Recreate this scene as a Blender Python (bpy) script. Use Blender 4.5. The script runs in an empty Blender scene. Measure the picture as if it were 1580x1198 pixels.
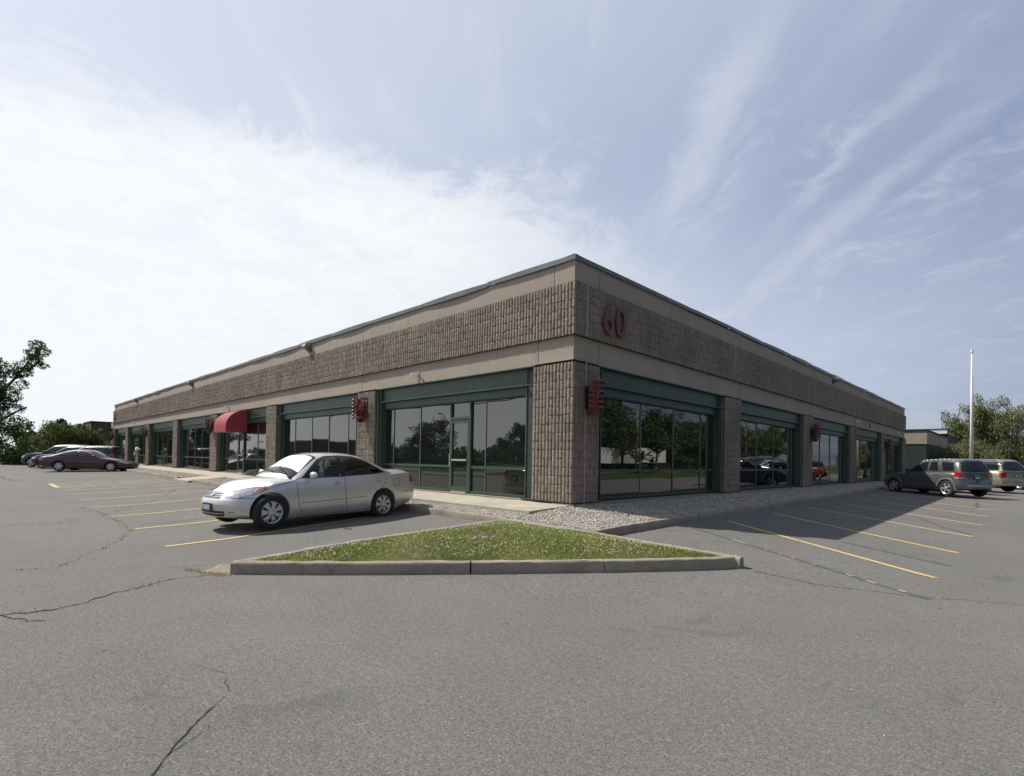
import bpy, bmesh, math, random
import numpy as np
from mathutils import Vector, Matrix
from mathutils.bvhtree import BVHTree
random.seed(7); rng = np.random.default_rng(7)
S = bpy.context.scene
COL = S.collection

# ------------------------------------------------------------------ camera
yaw, pt, rl, FPX, SY = .7805, .0139, .0185, 814.6, 98.86
F_ = Vector((-math.sin(yaw)*math.cos(pt), math.cos(yaw)*math.cos(pt), math.sin(pt)))
R_ = Vector((math.cos(yaw), math.sin(yaw), 0)); U_ = R_.cross(F_)
R2 = math.cos(rl)*R_ + math.sin(rl)*U_; U2 = -math.sin(rl)*R_ + math.cos(rl)*U_
cd = bpy.data.cameras.new('camera'); cam = bpy.data.objects.new('camera', cd); COL.objects.link(cam)
M = Matrix((R2, U2, -F_)).transposed().to_4x4(); M.translation = Vector((7.5883, -9.6242, 1.4891))
cam.matrix_world = M
cd.sensor_width = 36; cd.lens = FPX/1580*36; cd.shift_y = SY/1580; cd.clip_end = 4000; cd.clip_start = .05
S.camera = cam

# ------------------------------------------------------------------ light
SUN = Vector((-4.88, -2.12, 6.25)).normalized()
elev = math.asin(SUN.z); azi = math.atan2(SUN.x, SUN.y)
sd = bpy.data.lights.new('sun', 'SUN'); sd.energy = 5.0; sd.angle = math.radians(.5); sd.color = (1, .95, .87)
so = bpy.data.objects.new('sun', sd); COL.objects.link(so)
so.rotation_euler = SUN.to_track_quat('Z', 'Y').to_euler(); so.location = (-20, -10, 40)
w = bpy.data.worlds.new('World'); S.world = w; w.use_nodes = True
S.view_settings.view_transform = 'Standard'; S.view_settings.look = 'None'
S.view_settings.exposure = 0.22; S.view_settings.gamma = 1
S.render.engine = 'CYCLES'

class NT:
    """small helper for node graphs"""
    def __init__(s, tree): s.t = tree; s.n = tree.nodes; s.l = tree.links
    def add(s, typ, ins=None, **kw):
        n = s.n.new(typ)
        for k, v in kw.items(): setattr(n, k, v)
        if ins:
            for k, v in ins.items(): s.put(n.inputs[k], v)
        return n
    def put(s, sock, v):
        if hasattr(v, 'is_linked') or isinstance(v, bpy.types.NodeSocket): s.l.new(v, sock)
        else: sock.default_value = v
    def m(s, op, a, b=None, c=None, clamp=False):
        n = s.n.new('ShaderNodeMath'); n.operation = op; n.use_clamp = clamp
        s.put(n.inputs[0], a)
        if b is not None: s.put(n.inputs[1], b)
        if c is not None: s.put(n.inputs[2], c)
        return n.outputs[0]
    def mix(s, f, a, b, typ='MIX'):
        n = s.n.new('ShaderNodeMix'); n.data_type = 'RGBA'; n.blend_type = typ
        s.put(n.inputs[0], f); s.put(n.inputs[6], a); s.put(n.inputs[7], b)
        return n.outputs[2]
    def ramp(s, f, stops, interp='LINEAR'):
        n = s.n.new('ShaderNodeValToRGB'); n.color_ramp.interpolation = interp
        e = n.color_ramp.elements
        while len(e) < len(stops): e.new(.5)
        for i, (p, c) in enumerate(stops):
            e[i].position = p; e[i].color = c if len(c) == 4 else (*c, 1)
        s.put(n.inputs[0], f); return n.outputs[0]
    def noise(s, vec, scale, detail=4, rough=.55, dist=0, out=0):
        n = s.add('ShaderNodeTexNoise', {'Vector': vec, 'Scale': scale, 'Detail': detail, 'Roughness': rough, 'Distortion': dist})
        return n.outputs[out]
    def mapr(s, v, a, b, c=0, d=1):
        n = s.n.new('ShaderNodeMapRange'); n.clamp = True; n.interpolation_type = 'SMOOTHSTEP'
        s.put(n.inputs[0], v)
        for i, q in enumerate((a, b, c, d)): n.inputs[i+1].default_value = q
        return n.outputs[0]

def build_sky():
    t = NT(w.node_tree); t.n.clear()
    sky = t.add('ShaderNodeTexSky', sky_type='NISHITA'); sky.sun_disc = False
    sky.sun_elevation = elev; sky.sun_rotation = azi; sky.dust_density = 1.6; sky.air_density = 1.0; sky.altitude = 0
    tc = t.add('ShaderNodeTexCoord'); g = tc.outputs['Generated']
    sp = t.add('ShaderNodeSeparateXYZ', {0: g}); X, Y, Z = sp.outputs
    zc = t.m('ADD', t.m('MAXIMUM', Z, 0.0), .12)
    px = t.m('DIVIDE', X, zc); py = t.m('DIVIDE', Y, zc)
    pv = t.add('ShaderNodeCombineXYZ', {0: px, 1: py}).outputs[0]
    al = t.m('MULTIPLY', t.m('SUBTRACT', py, px), .7071); ac = t.m('MULTIPLY', t.m('ADD', px, py), .7071)
    sv = t.add('ShaderNodeCombineXYZ', {0: t.m('MULTIPLY', al, .75), 1: t.m('MULTIPLY', ac, 3.2)}).outputs[0]
    wisp = t.noise(sv, 1.5, 9, .62, .9)
    wv = t.add('ShaderNodeVectorMath', {0: sv, 1: (5.3, 2.1, 0)}).outputs[0]
    fine = t.noise(pv, 5.5, 12, .7, .6)
    big = t.noise(pv, 1.3, 4, .5)
    dot = t.add('ShaderNodeVectorMath', {0: g, 1: tuple(SUN)}, operation='DOT_PRODUCT').outputs['Value']
    # bright bank of thin cloud on the sun's side
    u = t.m('ADD', t.m('SUBTRACT', px, t.m('MULTIPLY', py, .31)), 1.45)
    u = t.m('ADD', u, t.m('MULTIPLY', t.m('SUBTRACT', fine, .5), .75)); u = t.m('ADD', u, t.m('MULTIPLY', t.m('SUBTRACT', big, .5), .6))
    bank = t.mapr(u, .10, -.22)
    bank = t.m('MULTIPLY', bank, t.m('ADD', .72, t.m('MULTIPLY', t.mapr(fine, .34, .66), .28)))
    bank = t.m('MULTIPLY', bank, t.mapr(dot, .12, .62))
    # cirrus streaks
    c1 = t.m('MULTIPLY', t.mapr(wisp, .44, .80), t.mapr(big, .36, .62)); c1 = t.m('MULTIPLY', c1, .34)
    lowc = t.m('MULTIPLY', t.mapr(fine, .42, .72), t.mapr(t.noise(wv, 1.1, 5, .6, .4), .42, .62)); lowc = t.m('MULTIPLY', t.m('MULTIPLY', lowc, .45), t.mapr(Z, .62, .45))
    veil = t.m('MULTIPLY', t.mapr(big, .3, .7), .12)
    def streak(c0, wd, a0, a1):
        d = t.m('ABSOLUTE', t.m('SUBTRACT', t.m('ADD', ac, t.m('MULTIPLY', t.m('SUBTRACT', fine, .5), .22)), c0))
        e = t.mapr(d, wd, 0.0)
        k = t.m('MULTIPLY', t.mapr(al, a0, a0+.5), t.mapr(al, a1+.5, a1))
        return t.m('MULTIPLY', t.m('MULTIPLY', e, k), t.mapr(wisp, .3, .62))
    s1 = streak(.48, .12, .7, 1.6); s2 = streak(1.0, .10, .8, 2.2); s3 = streak(.84, .06, .8, 1.5)
    cl = t.m('MAXIMUM', bank, t.m('MAXIMUM', c1, lowc)); cl = t.m('MAXIMUM', cl, t.m('MULTIPLY', t.m('MAXIMUM', s1, t.m('MAXIMUM', s2, s3)), .36))
    cl = t.m('ADD', cl, veil, clamp=True)
    # sky gradient: bright milky air towards the sun, deeper blue away from it and overhead
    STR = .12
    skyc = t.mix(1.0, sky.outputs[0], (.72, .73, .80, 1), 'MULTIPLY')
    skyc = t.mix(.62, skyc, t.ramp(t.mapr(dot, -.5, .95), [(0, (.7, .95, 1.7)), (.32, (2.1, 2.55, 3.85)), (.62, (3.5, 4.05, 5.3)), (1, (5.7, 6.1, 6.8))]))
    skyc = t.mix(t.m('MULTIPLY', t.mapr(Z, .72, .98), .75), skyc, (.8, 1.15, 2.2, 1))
    haze = t.m('MULTIPLY', t.mapr(Z, .50, .0), t.mapr(dot, -.45, .15))
    skyc = t.mix(t.m('MULTIPLY', haze, .85), skyc, t.mix(t.mapr(dot, -.1, .6), (4.7, 5.1, 6.1, 1), (6.3, 6.7, 7.1, 1)))
    cb = t.mix(t.mapr(dot, -.1, .75), (4.3, 4.5, 5.2, 1), (6.75, 6.95, 7.2, 1))
    skyc = t.mix(cl, skyc, cb)
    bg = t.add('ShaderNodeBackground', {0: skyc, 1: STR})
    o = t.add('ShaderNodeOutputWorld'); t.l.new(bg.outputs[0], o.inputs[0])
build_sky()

# ------------------------------------------------------------------ materials
def mat(name, col=(.5, .5, .5), rough=.7, metal=0, spec=.5, coat=0, coat_r=.03, ior=None, fn=None):
    m = bpy.data.materials.new(name); m.use_nodes = True
    t = NT(m.node_tree); b = t.n['Principled BSDF']
    b.inputs['Base Color'].default_value = (*col, 1); b.inputs['Roughness'].default_value = rough
    b.inputs['Metallic'].default_value = metal; b.inputs['Specular IOR Level'].default_value = spec
    b.inputs['Coat Weight'].default_value = coat; b.inputs['Coat Roughness'].default_value = coat_r
    if ior: b.inputs['IOR'].default_value = ior
    if fn: fn(t, b)
    return m
def geo(t): return t.add('ShaderNodeNewGeometry')
def pos(t): return geo(t).outputs['Position']
def objc(t): return t.add('ShaderNodeTexCoord').outputs['Object']
def bump(t, b, h, strength=.4, dist=.01, prev=None):
    n = t.add('ShaderNodeBump', {'Height': h, 'Strength': strength, 'Distance': dist})
    if prev is not None: t.l.new(prev, n.inputs['Normal'])
    t.l.new(n.outputs[0], b.inputs['Normal']); return n.outputs[0]
def vary(col, amt=.25, scale=3, isl=0, bs=0, bd=.01, bscale=40, fine=0, fscale=60):
    def f(t, b):
        p = pos(t)
        n = t.noise(p, scale, 5, .6)
        a = tuple(c*(1-amt) for c in col); c2 = tuple(min(1, c*(1+amt)) for c in col)
        c = t.ramp(n, [(.3, a), (.7, c2)])
        if isl:
            r = geo(t).outputs['Random Per Island']
            c = t.mix(1.0, c, t.ramp(r, [(0, (1-isl,)*3), (1, (1+isl,)*3)]), 'MULTIPLY')
        if fine:
            nf = t.noise(p, fscale, 3, .6)
            c = t.mix(1.0, c, t.ramp(nf, [(.3, (1-fine,)*3), (.7, (1+fine,)*3)]), 'MULTIPLY')
        t.l.new(c, b.inputs['Base Color'])
        if bs: bump(t, b, t.noise(p, bscale, 6, .65), bs, bd)
    return f

def asphalt_fn(t, b):
    p = pos(t)
    big = t.noise(p, .16, 4, .6); mid = t.noise(p, 1.1, 5, .65); fin = t.noise(p, 62, 5, .9); vf = t.noise(p, 170, 2, .8)
    c = t.ramp(big, [(.3, (.128, .124, .113)), (.7, (.150, .145, .132))])
    c = t.mix(1.0, c, t.ramp(mid, [(.25, (.91,)*3), (.75, (1.08,)*3)]), 'MULTIPLY')
    c = t.mix(1.0, c, t.ramp(fin, [(.37, (.44,)*3), (.63, (1.58,)*3)]), 'MULTIPLY')
    c = t.mix(1.0, c, t.ramp(vf, [(.36, (.62,)*3), (.64, (1.4,)*3)]), 'MULTIPLY')
    c = t.mix(1.0, c, t.ramp(t.noise(p, 21, 4, .85), [(.36, (.80,)*3), (.64, (1.2,)*3)]), 'MULTIPLY')
    v = t.add('ShaderNodeTexVoronoi', {'Vector': p, 'Scale': 42.0}, feature='F1')
    r1 = t.add('ShaderNodeSeparateColor', {0: v.outputs['Color']}).outputs[0]
    spk = t.m('MULTIPLY', t.mapr(r1, .93, .97), t.mapr(v.outputs['Distance'], .30, .2))
    c = t.mix(t.m('MULTIPLY', spk, .6), c, (.36, .34, .31, 1))
    dk = t.m('MULTIPLY', t.mapr(r1, .05, .03), t.mapr(v.outputs['Distance'], .3, .2))
    c = t.mix(t.m('MULTIPLY', dk, .6), c, (.03, .03, .03, 1))
    # oil stains down the middle of each stall
    st = t.mapr(t.noise(p, .75, 3, .7, .8), .63, .74)
    c = t.mix(t.m('MULTIPLY', st, .35), c, (.06, .058, .055, 1))
    t.l.new(c, b.inputs['Base Color'])
    bump(t, b, fin, .8, .006)

def concrete_fn(base):
    def f(t, b):
        p = pos(t)
        c = t.ramp(t.noise(p, 1.7, 6, .7), [(.28, tuple(q*.72 for q in base)), (.7, tuple(q*1.15 for q in base))])
        c = t.mix(1.0, c, t.ramp(t.noise(p, 34, 5, .7), [(.3, (.8,)*3), (.7, (1.15,)*3)]), 'MULTIPLY')
        st = t.mapr(t.noise(p, 6, 4, .7, 1.2), .58, .72)
        c = t.mix(t.m('MULTIPLY', st, .35), c, tuple(q*.45 for q in base)+(1,))
        t.l.new(c, b.inputs['Base Color']); bump(t, b, t.noise(p, 60, 6, .7), .5, .008)
    return f
def paint_fn(col, wear):
    def f(t, b):
        p = pos(t)
        n = t.noise(p, 26, 5, .75); m_ = t.noise(p, 2.2, 3, .6)
        k = t.mapr(t.m('ADD', n, t.m('MULTIPLY', t.m('SUBTRACT', m_, .5), .8)), wear, wear+.12)
        c = t.mix(k, (.15, .14, .13, 1), (*col, 1))
        c = t.mix(1.0, c, t.ramp(t.noise(p, 110, 3), [(.3, (.8,)*3), (.7, (1.15,)*3)]), 'MULTIPLY')
        t.l.new(c, b.inputs['Base Color']); bump(t, b, t.noise(p, 95, 3, .7), .4, .006)
    return f
def glass_fn(t, b):
    p = pos(t)
    bump(t, b, t.noise(p, .9, 1, .4), .035, .05)
def clear_fn(t, b):
    gl = t.add('ShaderNodeBsdfGlossy', {'Roughness': .02}); tr = t.add('ShaderNodeBsdfTransparent', {0: (.42, .46, .44, 1)})
    fr = t.add('ShaderNodeFresnel', {0: 1.6}); mx = t.add('ShaderNodeMixShader', {0: fr.outputs[0]})
    t.l.new(tr.outputs[0], mx.inputs[1]); t.l.new(gl.outputs[0], mx.inputs[2]); t.l.new(mx.outputs[0], t.n['Material Output'].inputs[0])
def leaf_mat(name, c1, c2, hue=.0):
    def f(t, b):
        r = geo(t).outputs['Random Per Island']
        c = t.ramp(r, [(0, c1), (.55, tuple((a+b_)/2 for a, b_ in zip(c1, c2))), (1, c2)])
        c = t.mix(1.0, c, t.ramp(t.noise(pos(t), .9, 3), [(.3, (.72,)*3), (.7, (1.25,)*3)]), 'MULTIPLY')
        t.l.new(c, b.inputs['Base Color'])
        tr = t.add('ShaderNodeBsdfTranslucent', {0: c}); mx = t.add('ShaderNodeMixShader', {0: .35})
        t.l.new(b.outputs[0], mx.inputs[1]); t.l.new(tr.outputs[0], mx.inputs[2])
        t.l.new(mx.outputs[0], t.n['Material Output'].inputs[0])
    return mat(name, c1, .62, spec=.3, fn=f)

def stucco_fn(t, b):
    p = pos(t)
    c = t.ramp(t.noise(p, .5, 5, .6), [(.3, (.335, .282, .232)), (.7, (.375, .318, .262))])
    c = t.mix(1.0, c, t.ramp(t.noise(p, 70, 4, .7), [(.3, (.84,)*3), (.7, (1.12,)*3)]), 'MULTIPLY')
    sc = t.add('ShaderNodeVectorMath', {0: p, 1: (3.0, 3.0, .25)}, operation='MULTIPLY').outputs[0]
    c = t.mix(t.m('MULTIPLY', t.mapr(t.noise(sc, 1.6, 4, .7), .52, .75), .34), c, (.16, .13, .105, 1))
    t.l.new(c, b.inputs['Base Color']); bump(t, b, t.noise(p, 110, 4, .7), .8, .006)
def block_fn(t, b):
    p = pos(t); r = geo(t).outputs['Random Per Island']
    c = t.ramp(t.noise(p, .7, 5, .65), [(.3, (.210, .176, .143)), (.7, (.290, .246, .202))])
    c = t.mix(1.0, c, t.ramp(r, [(0, (.86, .87, .88)), (.5, (1, 1, 1)), (1, (1.14, 1.12, 1.09))]), 'MULTIPLY')
    c = t.mix(1.0, c, t.ramp(t.noise(p, 55, 6, .8), [(.3, (.68,)*3), (.7, (1.25,)*3)]), 'MULTIPLY')
    t.l.new(c, b.inputs['Base Color']); bump(t, b, t.noise(p, 55, 6, .75), .9, .010)
def gravel_fn(t, b):
    r = geo(t).outputs['Random Per Island']
    c = t.ramp(r, [(0, (.26, .235, .20)), (.3, (.37, .34, .29)), (.55, (.46, .43, .375)), (.8, (.36, .31, .25)), (.93, (.54, .51, .46)), (1, (.62, .60, .56))])
    t.l.new(c, b.inputs['Base Color'])
def gravelbase_fn(t, b):
    p = pos(t); v = t.add('ShaderNodeTexVoronoi', {'Vector': p, 'Scale': 26.0})
    g_ = t.add('ShaderNodeSeparateColor', {0: v.outputs['Color']}).outputs[1]
    c = t.ramp(g_, [(0, (.14, .125, .105)), (.5, (.30, .27, .235)), (1, (.5, .47, .42))])
    c = t.mix(1.0, c, t.ramp(v.outputs['Distance'], [(.3, (1, 1, 1)), (.7, (.35, .33, .31))]), 'MULTIPLY')
    t.l.new(c, b.inputs['Base Color']); bump(t, b, v.outputs['Distance'], -1.0, .02)
def lawn_fn(t, b):
    p = pos(t)
    c = t.ramp(t.noise(p, .35, 6, .7), [(.3, (.040, .058, .014)), (.7, (.080, .092, .028))])
    c = t.mix(1.0, c, t.ramp(t.noise(p, 22, 4, .7), [(.3, (.6,)*3), (.7, (1.4,)*3)]), 'MULTIPLY')
    t.l.new(c, b.inputs['Base Color']); bump(t, b, t.noise(p, 14, 5, .7), .9, .06)
def soil_fn(t, b):
    p = pos(t)
    c = t.ramp(t.noise(p, 3, 6, .7), [(.3, (.07, .075, .03)), (.7, (.14, .115, .07))])
    t.l.new(c, b.inputs['Base Color']); bump(t, b, t.noise(p, 30, 5, .7), .9, .02)
def carpaint(name, col, metal=.75, rough=.32, coat=.9):
    def f(t, b):
        n = t.noise(objc(t), 900, 1)
        c = t.mix(1.0, (*col, 1), t.ramp(n, [(.3, (.93,)*3), (.7, (1.07,)*3)]), 'MULTIPLY')
        z = t.add('ShaderNodeSeparateXYZ', {0: objc(t)}).outputs[2]
        d = t.m('MULTIPLY', t.mapr(z, .5, .15), t.mapr(t.noise(objc(t), 4, 4), .35, .7))
        c = t.mix(t.m('MULTIPLY', d, .35), c, (.14, .125, .10, 1))
        t.l.new(c, b.inputs['Base Color'])
    return mat(name, col, rough, metal, coat=coat, coat_r=.04, fn=f)

MA = {
 'asphalt': mat('asphalt', rough=.93, spec=.25, fn=asphalt_fn),
 'road': mat('road_surface', (.10, .10, .095), .9, fn=vary((.115, .112, .105), .12, .5, fine=.25)),
 'concrete': mat('concrete', rough=.9, spec=.3, fn=concrete_fn((.40, .36, .29))),
 'kerb': mat('kerb_concrete', rough=.92, spec=.25, fn=concrete_fn((.285, .25, .195))),
 'yellow': mat('yellow_paint', rough=.85, fn=paint_fn((.54, .38, .155), .26)),
 'faded': mat('faded_paint', rough=.85, fn=paint_fn((.47, .42, .31), .32)),
 'faded2': mat('old_paint', rough=.85, fn=paint_fn((.36, .33, .27), .50)),
 'tar': mat('tar_seal', (.075, .075, .078), .7, fn=vary((.085, .084, .084), .2, 3, fine=.3)),
 'crack': mat('crack_dark', (.018, .017, .015), .95),
 'stucco': mat('stucco', rough=.92, spec=.2, fn=stucco_fn),
 'block': mat('split_block', rough=.95, spec=.2, fn=block_fn),
 'mortar': mat('mortar', (.07, .058, .046), .95, spec=.1, fn=vary((.068, .056, .045), .25, 4)),
 'caulk': mat('joint_caulk', (.36, .33, .30), .8),
 'cap': mat('parapet_metal', (.15, .16, .16), .36, .7, fn=vary((.15, .163, .16), .2, 1.2)),
 'green': mat('green_steel', (.036, .066, .047), .42, fn=vary((.038, .069, .050), .14, 1.4)),
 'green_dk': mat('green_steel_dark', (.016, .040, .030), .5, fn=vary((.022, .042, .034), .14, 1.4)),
 'green_fr': mat('green_frame', (.03, .065, .04), .42, fn=vary((.033, .070, .044), .14, 1.4)),
 'mull': mat('mullion_aluminium', (.20, .21, .20), .4, .6),
 'alu': mat('aluminium', (.6, .6, .58), .35, .8),
 'glass': mat('tinted_glass', (.010, .012, .012), .015, spec=.5, ior=2.15, fn=glass_fn),
 'black': mat('black_plastic', (.015, .015, .016), .55),
 'roof': mat('roof_membrane', (.12, .12, .12), .9),
 'red': mat('red_enamel', (.19, .017, .015), .5, fn=vary((.20, .018, .015), .2, 6)),
 'darkred2': mat('louvre_enamel', (.13, .035, .033), .5),
 'darkred': mat('dark_red_enamel', (.10, .018, .018), .5),
 'purple': mat('number_magenta', (.14, .041, .06), .55),
 'brass': mat('lamp_brass', (.28, .20, .08), .45, .5),
 'awning': mat('awning_canvas', (.26, .035, .045), .8, fn=vary((.27, .036, .048), .12, 3)),
 'white': mat('white_enamel', (.72, .72, .70), .4),
 'greywh': mat('lamp_housing', (.35, .36, .36), .4, .4),
 'lampglass': mat('lamp_glass', (.16, .15, .08), .15),
 'gravel': mat('gravel_stone', rough=.9, spec=.3, fn=gravel_fn),
 'gravelbase': mat('gravel_bed', rough=.95, fn=gravelbase_fn),
 'lawn': mat('lawn', rough=.95, spec=.1, fn=lawn_fn),
 'soil': mat('soil', rough=.95, spec=.1, fn=soil_fn),
 'bark': mat('bark', rough=.95, fn=vary((.10, .08, .062), .3, 6, bs=.8, bscale=30)),
 'wood': mat('pole_wood', rough=.9, fn=vary((.20, .17, .135), .2, 6)),
 'paleflag': mat('pole_paint', (.62, .60, .60), .45),
 'blade': leaf_mat('grass_blade', (.13, .19, .04), (.43, .45, .13)),
 'clover': mat('clover_petal', (.60, .56, .44), .8),
 'weed': leaf_mat('weed_leaf', (.26, .22, .05), (.38, .33, .10)),
 'leafA': leaf_mat('leaf_green', (.042, .072, .022), (.115, .155, .048)),
 'leafB': leaf_mat('leaf_willow', (.055, .085, .018), (.155, .185, .055)),
 'leafC': leaf_mat('leaf_birch', (.10, .125, .045), (.26, .28, .12)),
 'leafD': leaf_mat('leaf_pine', (.028, .05, .022), (.06, .09, .04)),
 'leafE': leaf_mat('leaf_hedge', (.09, .13, .03), (.19, .22, .07)),
 # cars
 'tyre': mat('tyre_rubber', (.018, .018, .018), .8),
 'rim': mat('wheel_silver', (.55, .55, .55), .32, .75),
 'carglass': mat('car_glass', (.012, .015, .016), .03, ior=1.6),
 'sideglass': mat('car_side_glass', (.045, .048, .045), .05, ior=1.55, fn=vary((.05, .052, .048), .6, 2.2)),
 'clearglass': mat('clear_car_glass', (.6, .65, .63), .02, fn=lambda t, b: clear_fn(t, b)),
 'seatcloth': mat('seat_cloth', (.17, .165, .155), .9),
 'sunshade': mat('sunshade_behind_glass', (.85, .85, .86), .35, .0, coat=1, coat_r=.02),
 'chrome': mat('chrome', (.7, .7, .7), .15, 1),
 'lamp': mat('clear_lamp', (.4, .4, .4), .12, .3, coat=1, fn=vary((.42, .42, .42), .5, 14)),
 'amber': mat('amber_lens', (.55, .13, .02), .15, coat=1),
 'taillamp': mat('red_lens', (.42, .012, .012), .12, coat=1),
 'plate': mat('licence_plate', (.02, .04, .075), .4),
 'platew': mat('plate_centre', (.36, .42, .48), .4),
 'silver': carpaint('silver_paint', (.62, .605, .56), .55, .34),
 'maroon': carpaint('maroon_paint', (.045, .006, .012), .1, .4, .5),
 'dgrey': carpaint('dark_grey_paint', (.13, .135, .14), .5, .32),
 'mgrey': carpaint('mid_grey_paint', (.20, .205, .21), .5, .35),
 'gold': carpaint('champagne_paint', (.36, .32, .25), .5, .34),
 'blackp': carpaint('black_paint', (.010, .012, .016), .1, .35, .5),
 'redp': carpaint('red_paint', (.22, .012, .018), .3, .3),
 'trim': mat('grey_trim', (.15, .15, .155), .6),
 'skin': mat('skin', (.34, .18, .12), .6), 'hair': mat('hair', (.03, .02, .015), .7),
 'shirt': mat('pale_shirt', (.52, .56, .68), .8), 'khaki': mat('khaki_cloth', (.36, .32, .24), .85),
 'brown': mat('brown_brick', rough=.9, fn=vary((.085, .065, .055), .2, 2)),
 'cream': mat('cream_panel', (.52, .50, .46), .7, fn=vary((.52, .50, .46), .08, 1)),
 'grn_wall': mat('green_wall', (.018, .034, .026), .8, fn=vary((.019, .036, .028), .18, 1.5)),
 'wire': mat('wire', (.02, .02, .02), .7),
}

# ------------------------------------------------------------------ object helpers
def link(o, parent=None):
    COL.objects.link(o)
    if parent is not None: o.parent = parent
    return o
def tag(o, label=None, cat=None, group=None, kind=None):
    if label: o['label'] = label
    if cat: o['category'] = cat
    if group: o['group'] = group
    if kind: o['kind'] = kind
    return o
def empty(name, loc=(0, 0, 0), rz=0, parent=None):
    o = bpy.data.objects.new(name, None); o.location = loc; o.rotation_euler = (0, 0, rz); return link(o, parent)
def finish(name, me, mats, parent=None, smooth=False, angle=None):
    for m in (mats if isinstance(mats, (list, tuple)) else [mats]):
        me.materials.append(MA[m] if isinstance(m, str) else m)
    if smooth or angle is not None:
        me.polygons.foreach_set('use_smooth', [True]*len(me.polygons))
    if angle is not None: me.set_sharp_from_angle(angle=math.radians(angle))
    me.update()
    return link(bpy.data.objects.new(name, me), parent)
def mesh_np(name, V, Fq, mats, parent=None, smooth=False, angle=None, mi=None):
    """V (n,3), Fq (m,k) same-size faces"""
    V = np.asarray(V, np.float32); Fq = np.asarray(Fq, np.int32)
    me = bpy.data.meshes.new(name); me.vertices.add(len(V)); me.vertices.foreach_set('co', V.ravel())
    k = Fq.shape[1]; me.loops.add(Fq.size); me.loops.foreach_set('vertex_index', Fq.ravel())
    me.polygons.add(len(Fq)); me.polygons.foreach_set('loop_start', np.arange(0, Fq.size, k)); 
    me.update(calc_edges=True)
    if mi is not None: me.polygons.foreach_set('material_index', mi)
    return finish(name, me, mats, parent, smooth, angle)
class B:
    """collects shapes into one mesh"""
    def __init__(s): s.v = []; s.f = []; s.m = []
    def add(s, vs, fs, mi=0):
        o = len(s.v); s.v += [tuple(v) for v in vs]; s.f += [tuple(i+o for i in f) for f in fs]; s.m += [mi]*len(fs); return s
    def box(s, x0, x1, y0, y1, z0, z1, mi=0):
        v = [(x, y, z) for z in (z0, z1) for y in (y0, y1) for x in (x0, x1)]
        return s.add(v, [(0, 2, 3, 1), (4, 5, 7, 6), (0, 1, 5, 4), (2, 6, 7, 3), (0, 4, 6, 2), (1, 3, 7, 5)], mi)
    def tube(s, p0, p1, r0, r1=None, n=10, mi=0, caps=True):
        r1 = r0 if r1 is None else r1
        p0 = Vector(p0); p1 = Vector(p1); d = (p1-p0).normalized()
        a = d.orthogonal().normalized(); b = d.cross(a)
        vs = []
        for p, r in ((p0, r0), (p1, r1)):
            for i in range(n):
                t = 2*math.pi*i/n; vs.append(p + a*(r*math.cos(t)) + b*(r*math.sin(t)))
        fs = [(i, (i+1) % n, n+(i+1) % n, n+i) for i in range(n)]
        if caps: fs += [tuple(range(n))[::-1], tuple(range(n, 2*n))]
        return s.add(vs, fs, mi)
    def path(s, pts, rads, n=8, mi=0):
        for i in range(len(pts)-1): s.tube(pts[i], pts[i+1], rads[i], rads[i+1], n, mi)
        return s
    def lathe(s, prof, n=32, axis='y', c=(0, 0, 0), mi=0):
        vs = []
        for r, h in prof:
            for i in range(n):
                t = 2*math.pi*i/n; a, b_ = r*math.cos(t), r*math.sin(t)
                vs.append({'y': (c[0]+a, c[1]+h, c[2]+b_), 'z': (c[0]+a, c[1]+b_, c[2]+h), 'x': (c[0]+h, c[1]+a, c[2]+b_)}[axis])
        fs = []
        for j in range(len(prof)-1):
            for i in range(n): fs.append((j*n+i, j*n+(i+1) % n, (j+1)*n+(i+1) % n, (j+1)*n+i))
        return s.add(vs, fs, mi)
    def prism(s, poly, z0, z1, mi=0):
        n = len(poly); vs = [(x, y, z0) for x, y in poly]+[(x, y, z1) for x, y in poly]
        return s.add(vs, [tuple(range(n))[::-1], tuple(range(n, 2*n))]+[(i, (i+1) % n, n+(i+1) % n, n+i) for i in range(n)], mi)
    def build(s, name, mats, parent=None, smooth=False, angle=None, bevel=0):
        me = bpy.data.meshes.new(name); me.from_pydata(s.v, [], s.f)
        bm = bmesh.new(); bm.from_mesh(me)
        for f, m in zip(bm.faces, s.m): f.material_index = m
        bmesh.ops.recalc_face_normals(bm, faces=bm.faces)
        if bevel:
            bmesh.ops.bevel(bm, geom=bm.edges[:], offset=bevel, segments=2, affect='EDGES', profile=.6)
        bm.to_mesh(me); bm.free()
        return finish(name, me, mats, parent, smooth, angle)

def G(x, y):
    d = math.hypot(max(x, 0), max(-y, 0))
    return .0075*min(max(0, y-4), 21)*min(1, max(0, x+3)/3) + .0045*min(max(0, -x-4.5), 40)*(1 if y < 1 else 0) + .2*max(0, (6.5-d)/6.5)

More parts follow.
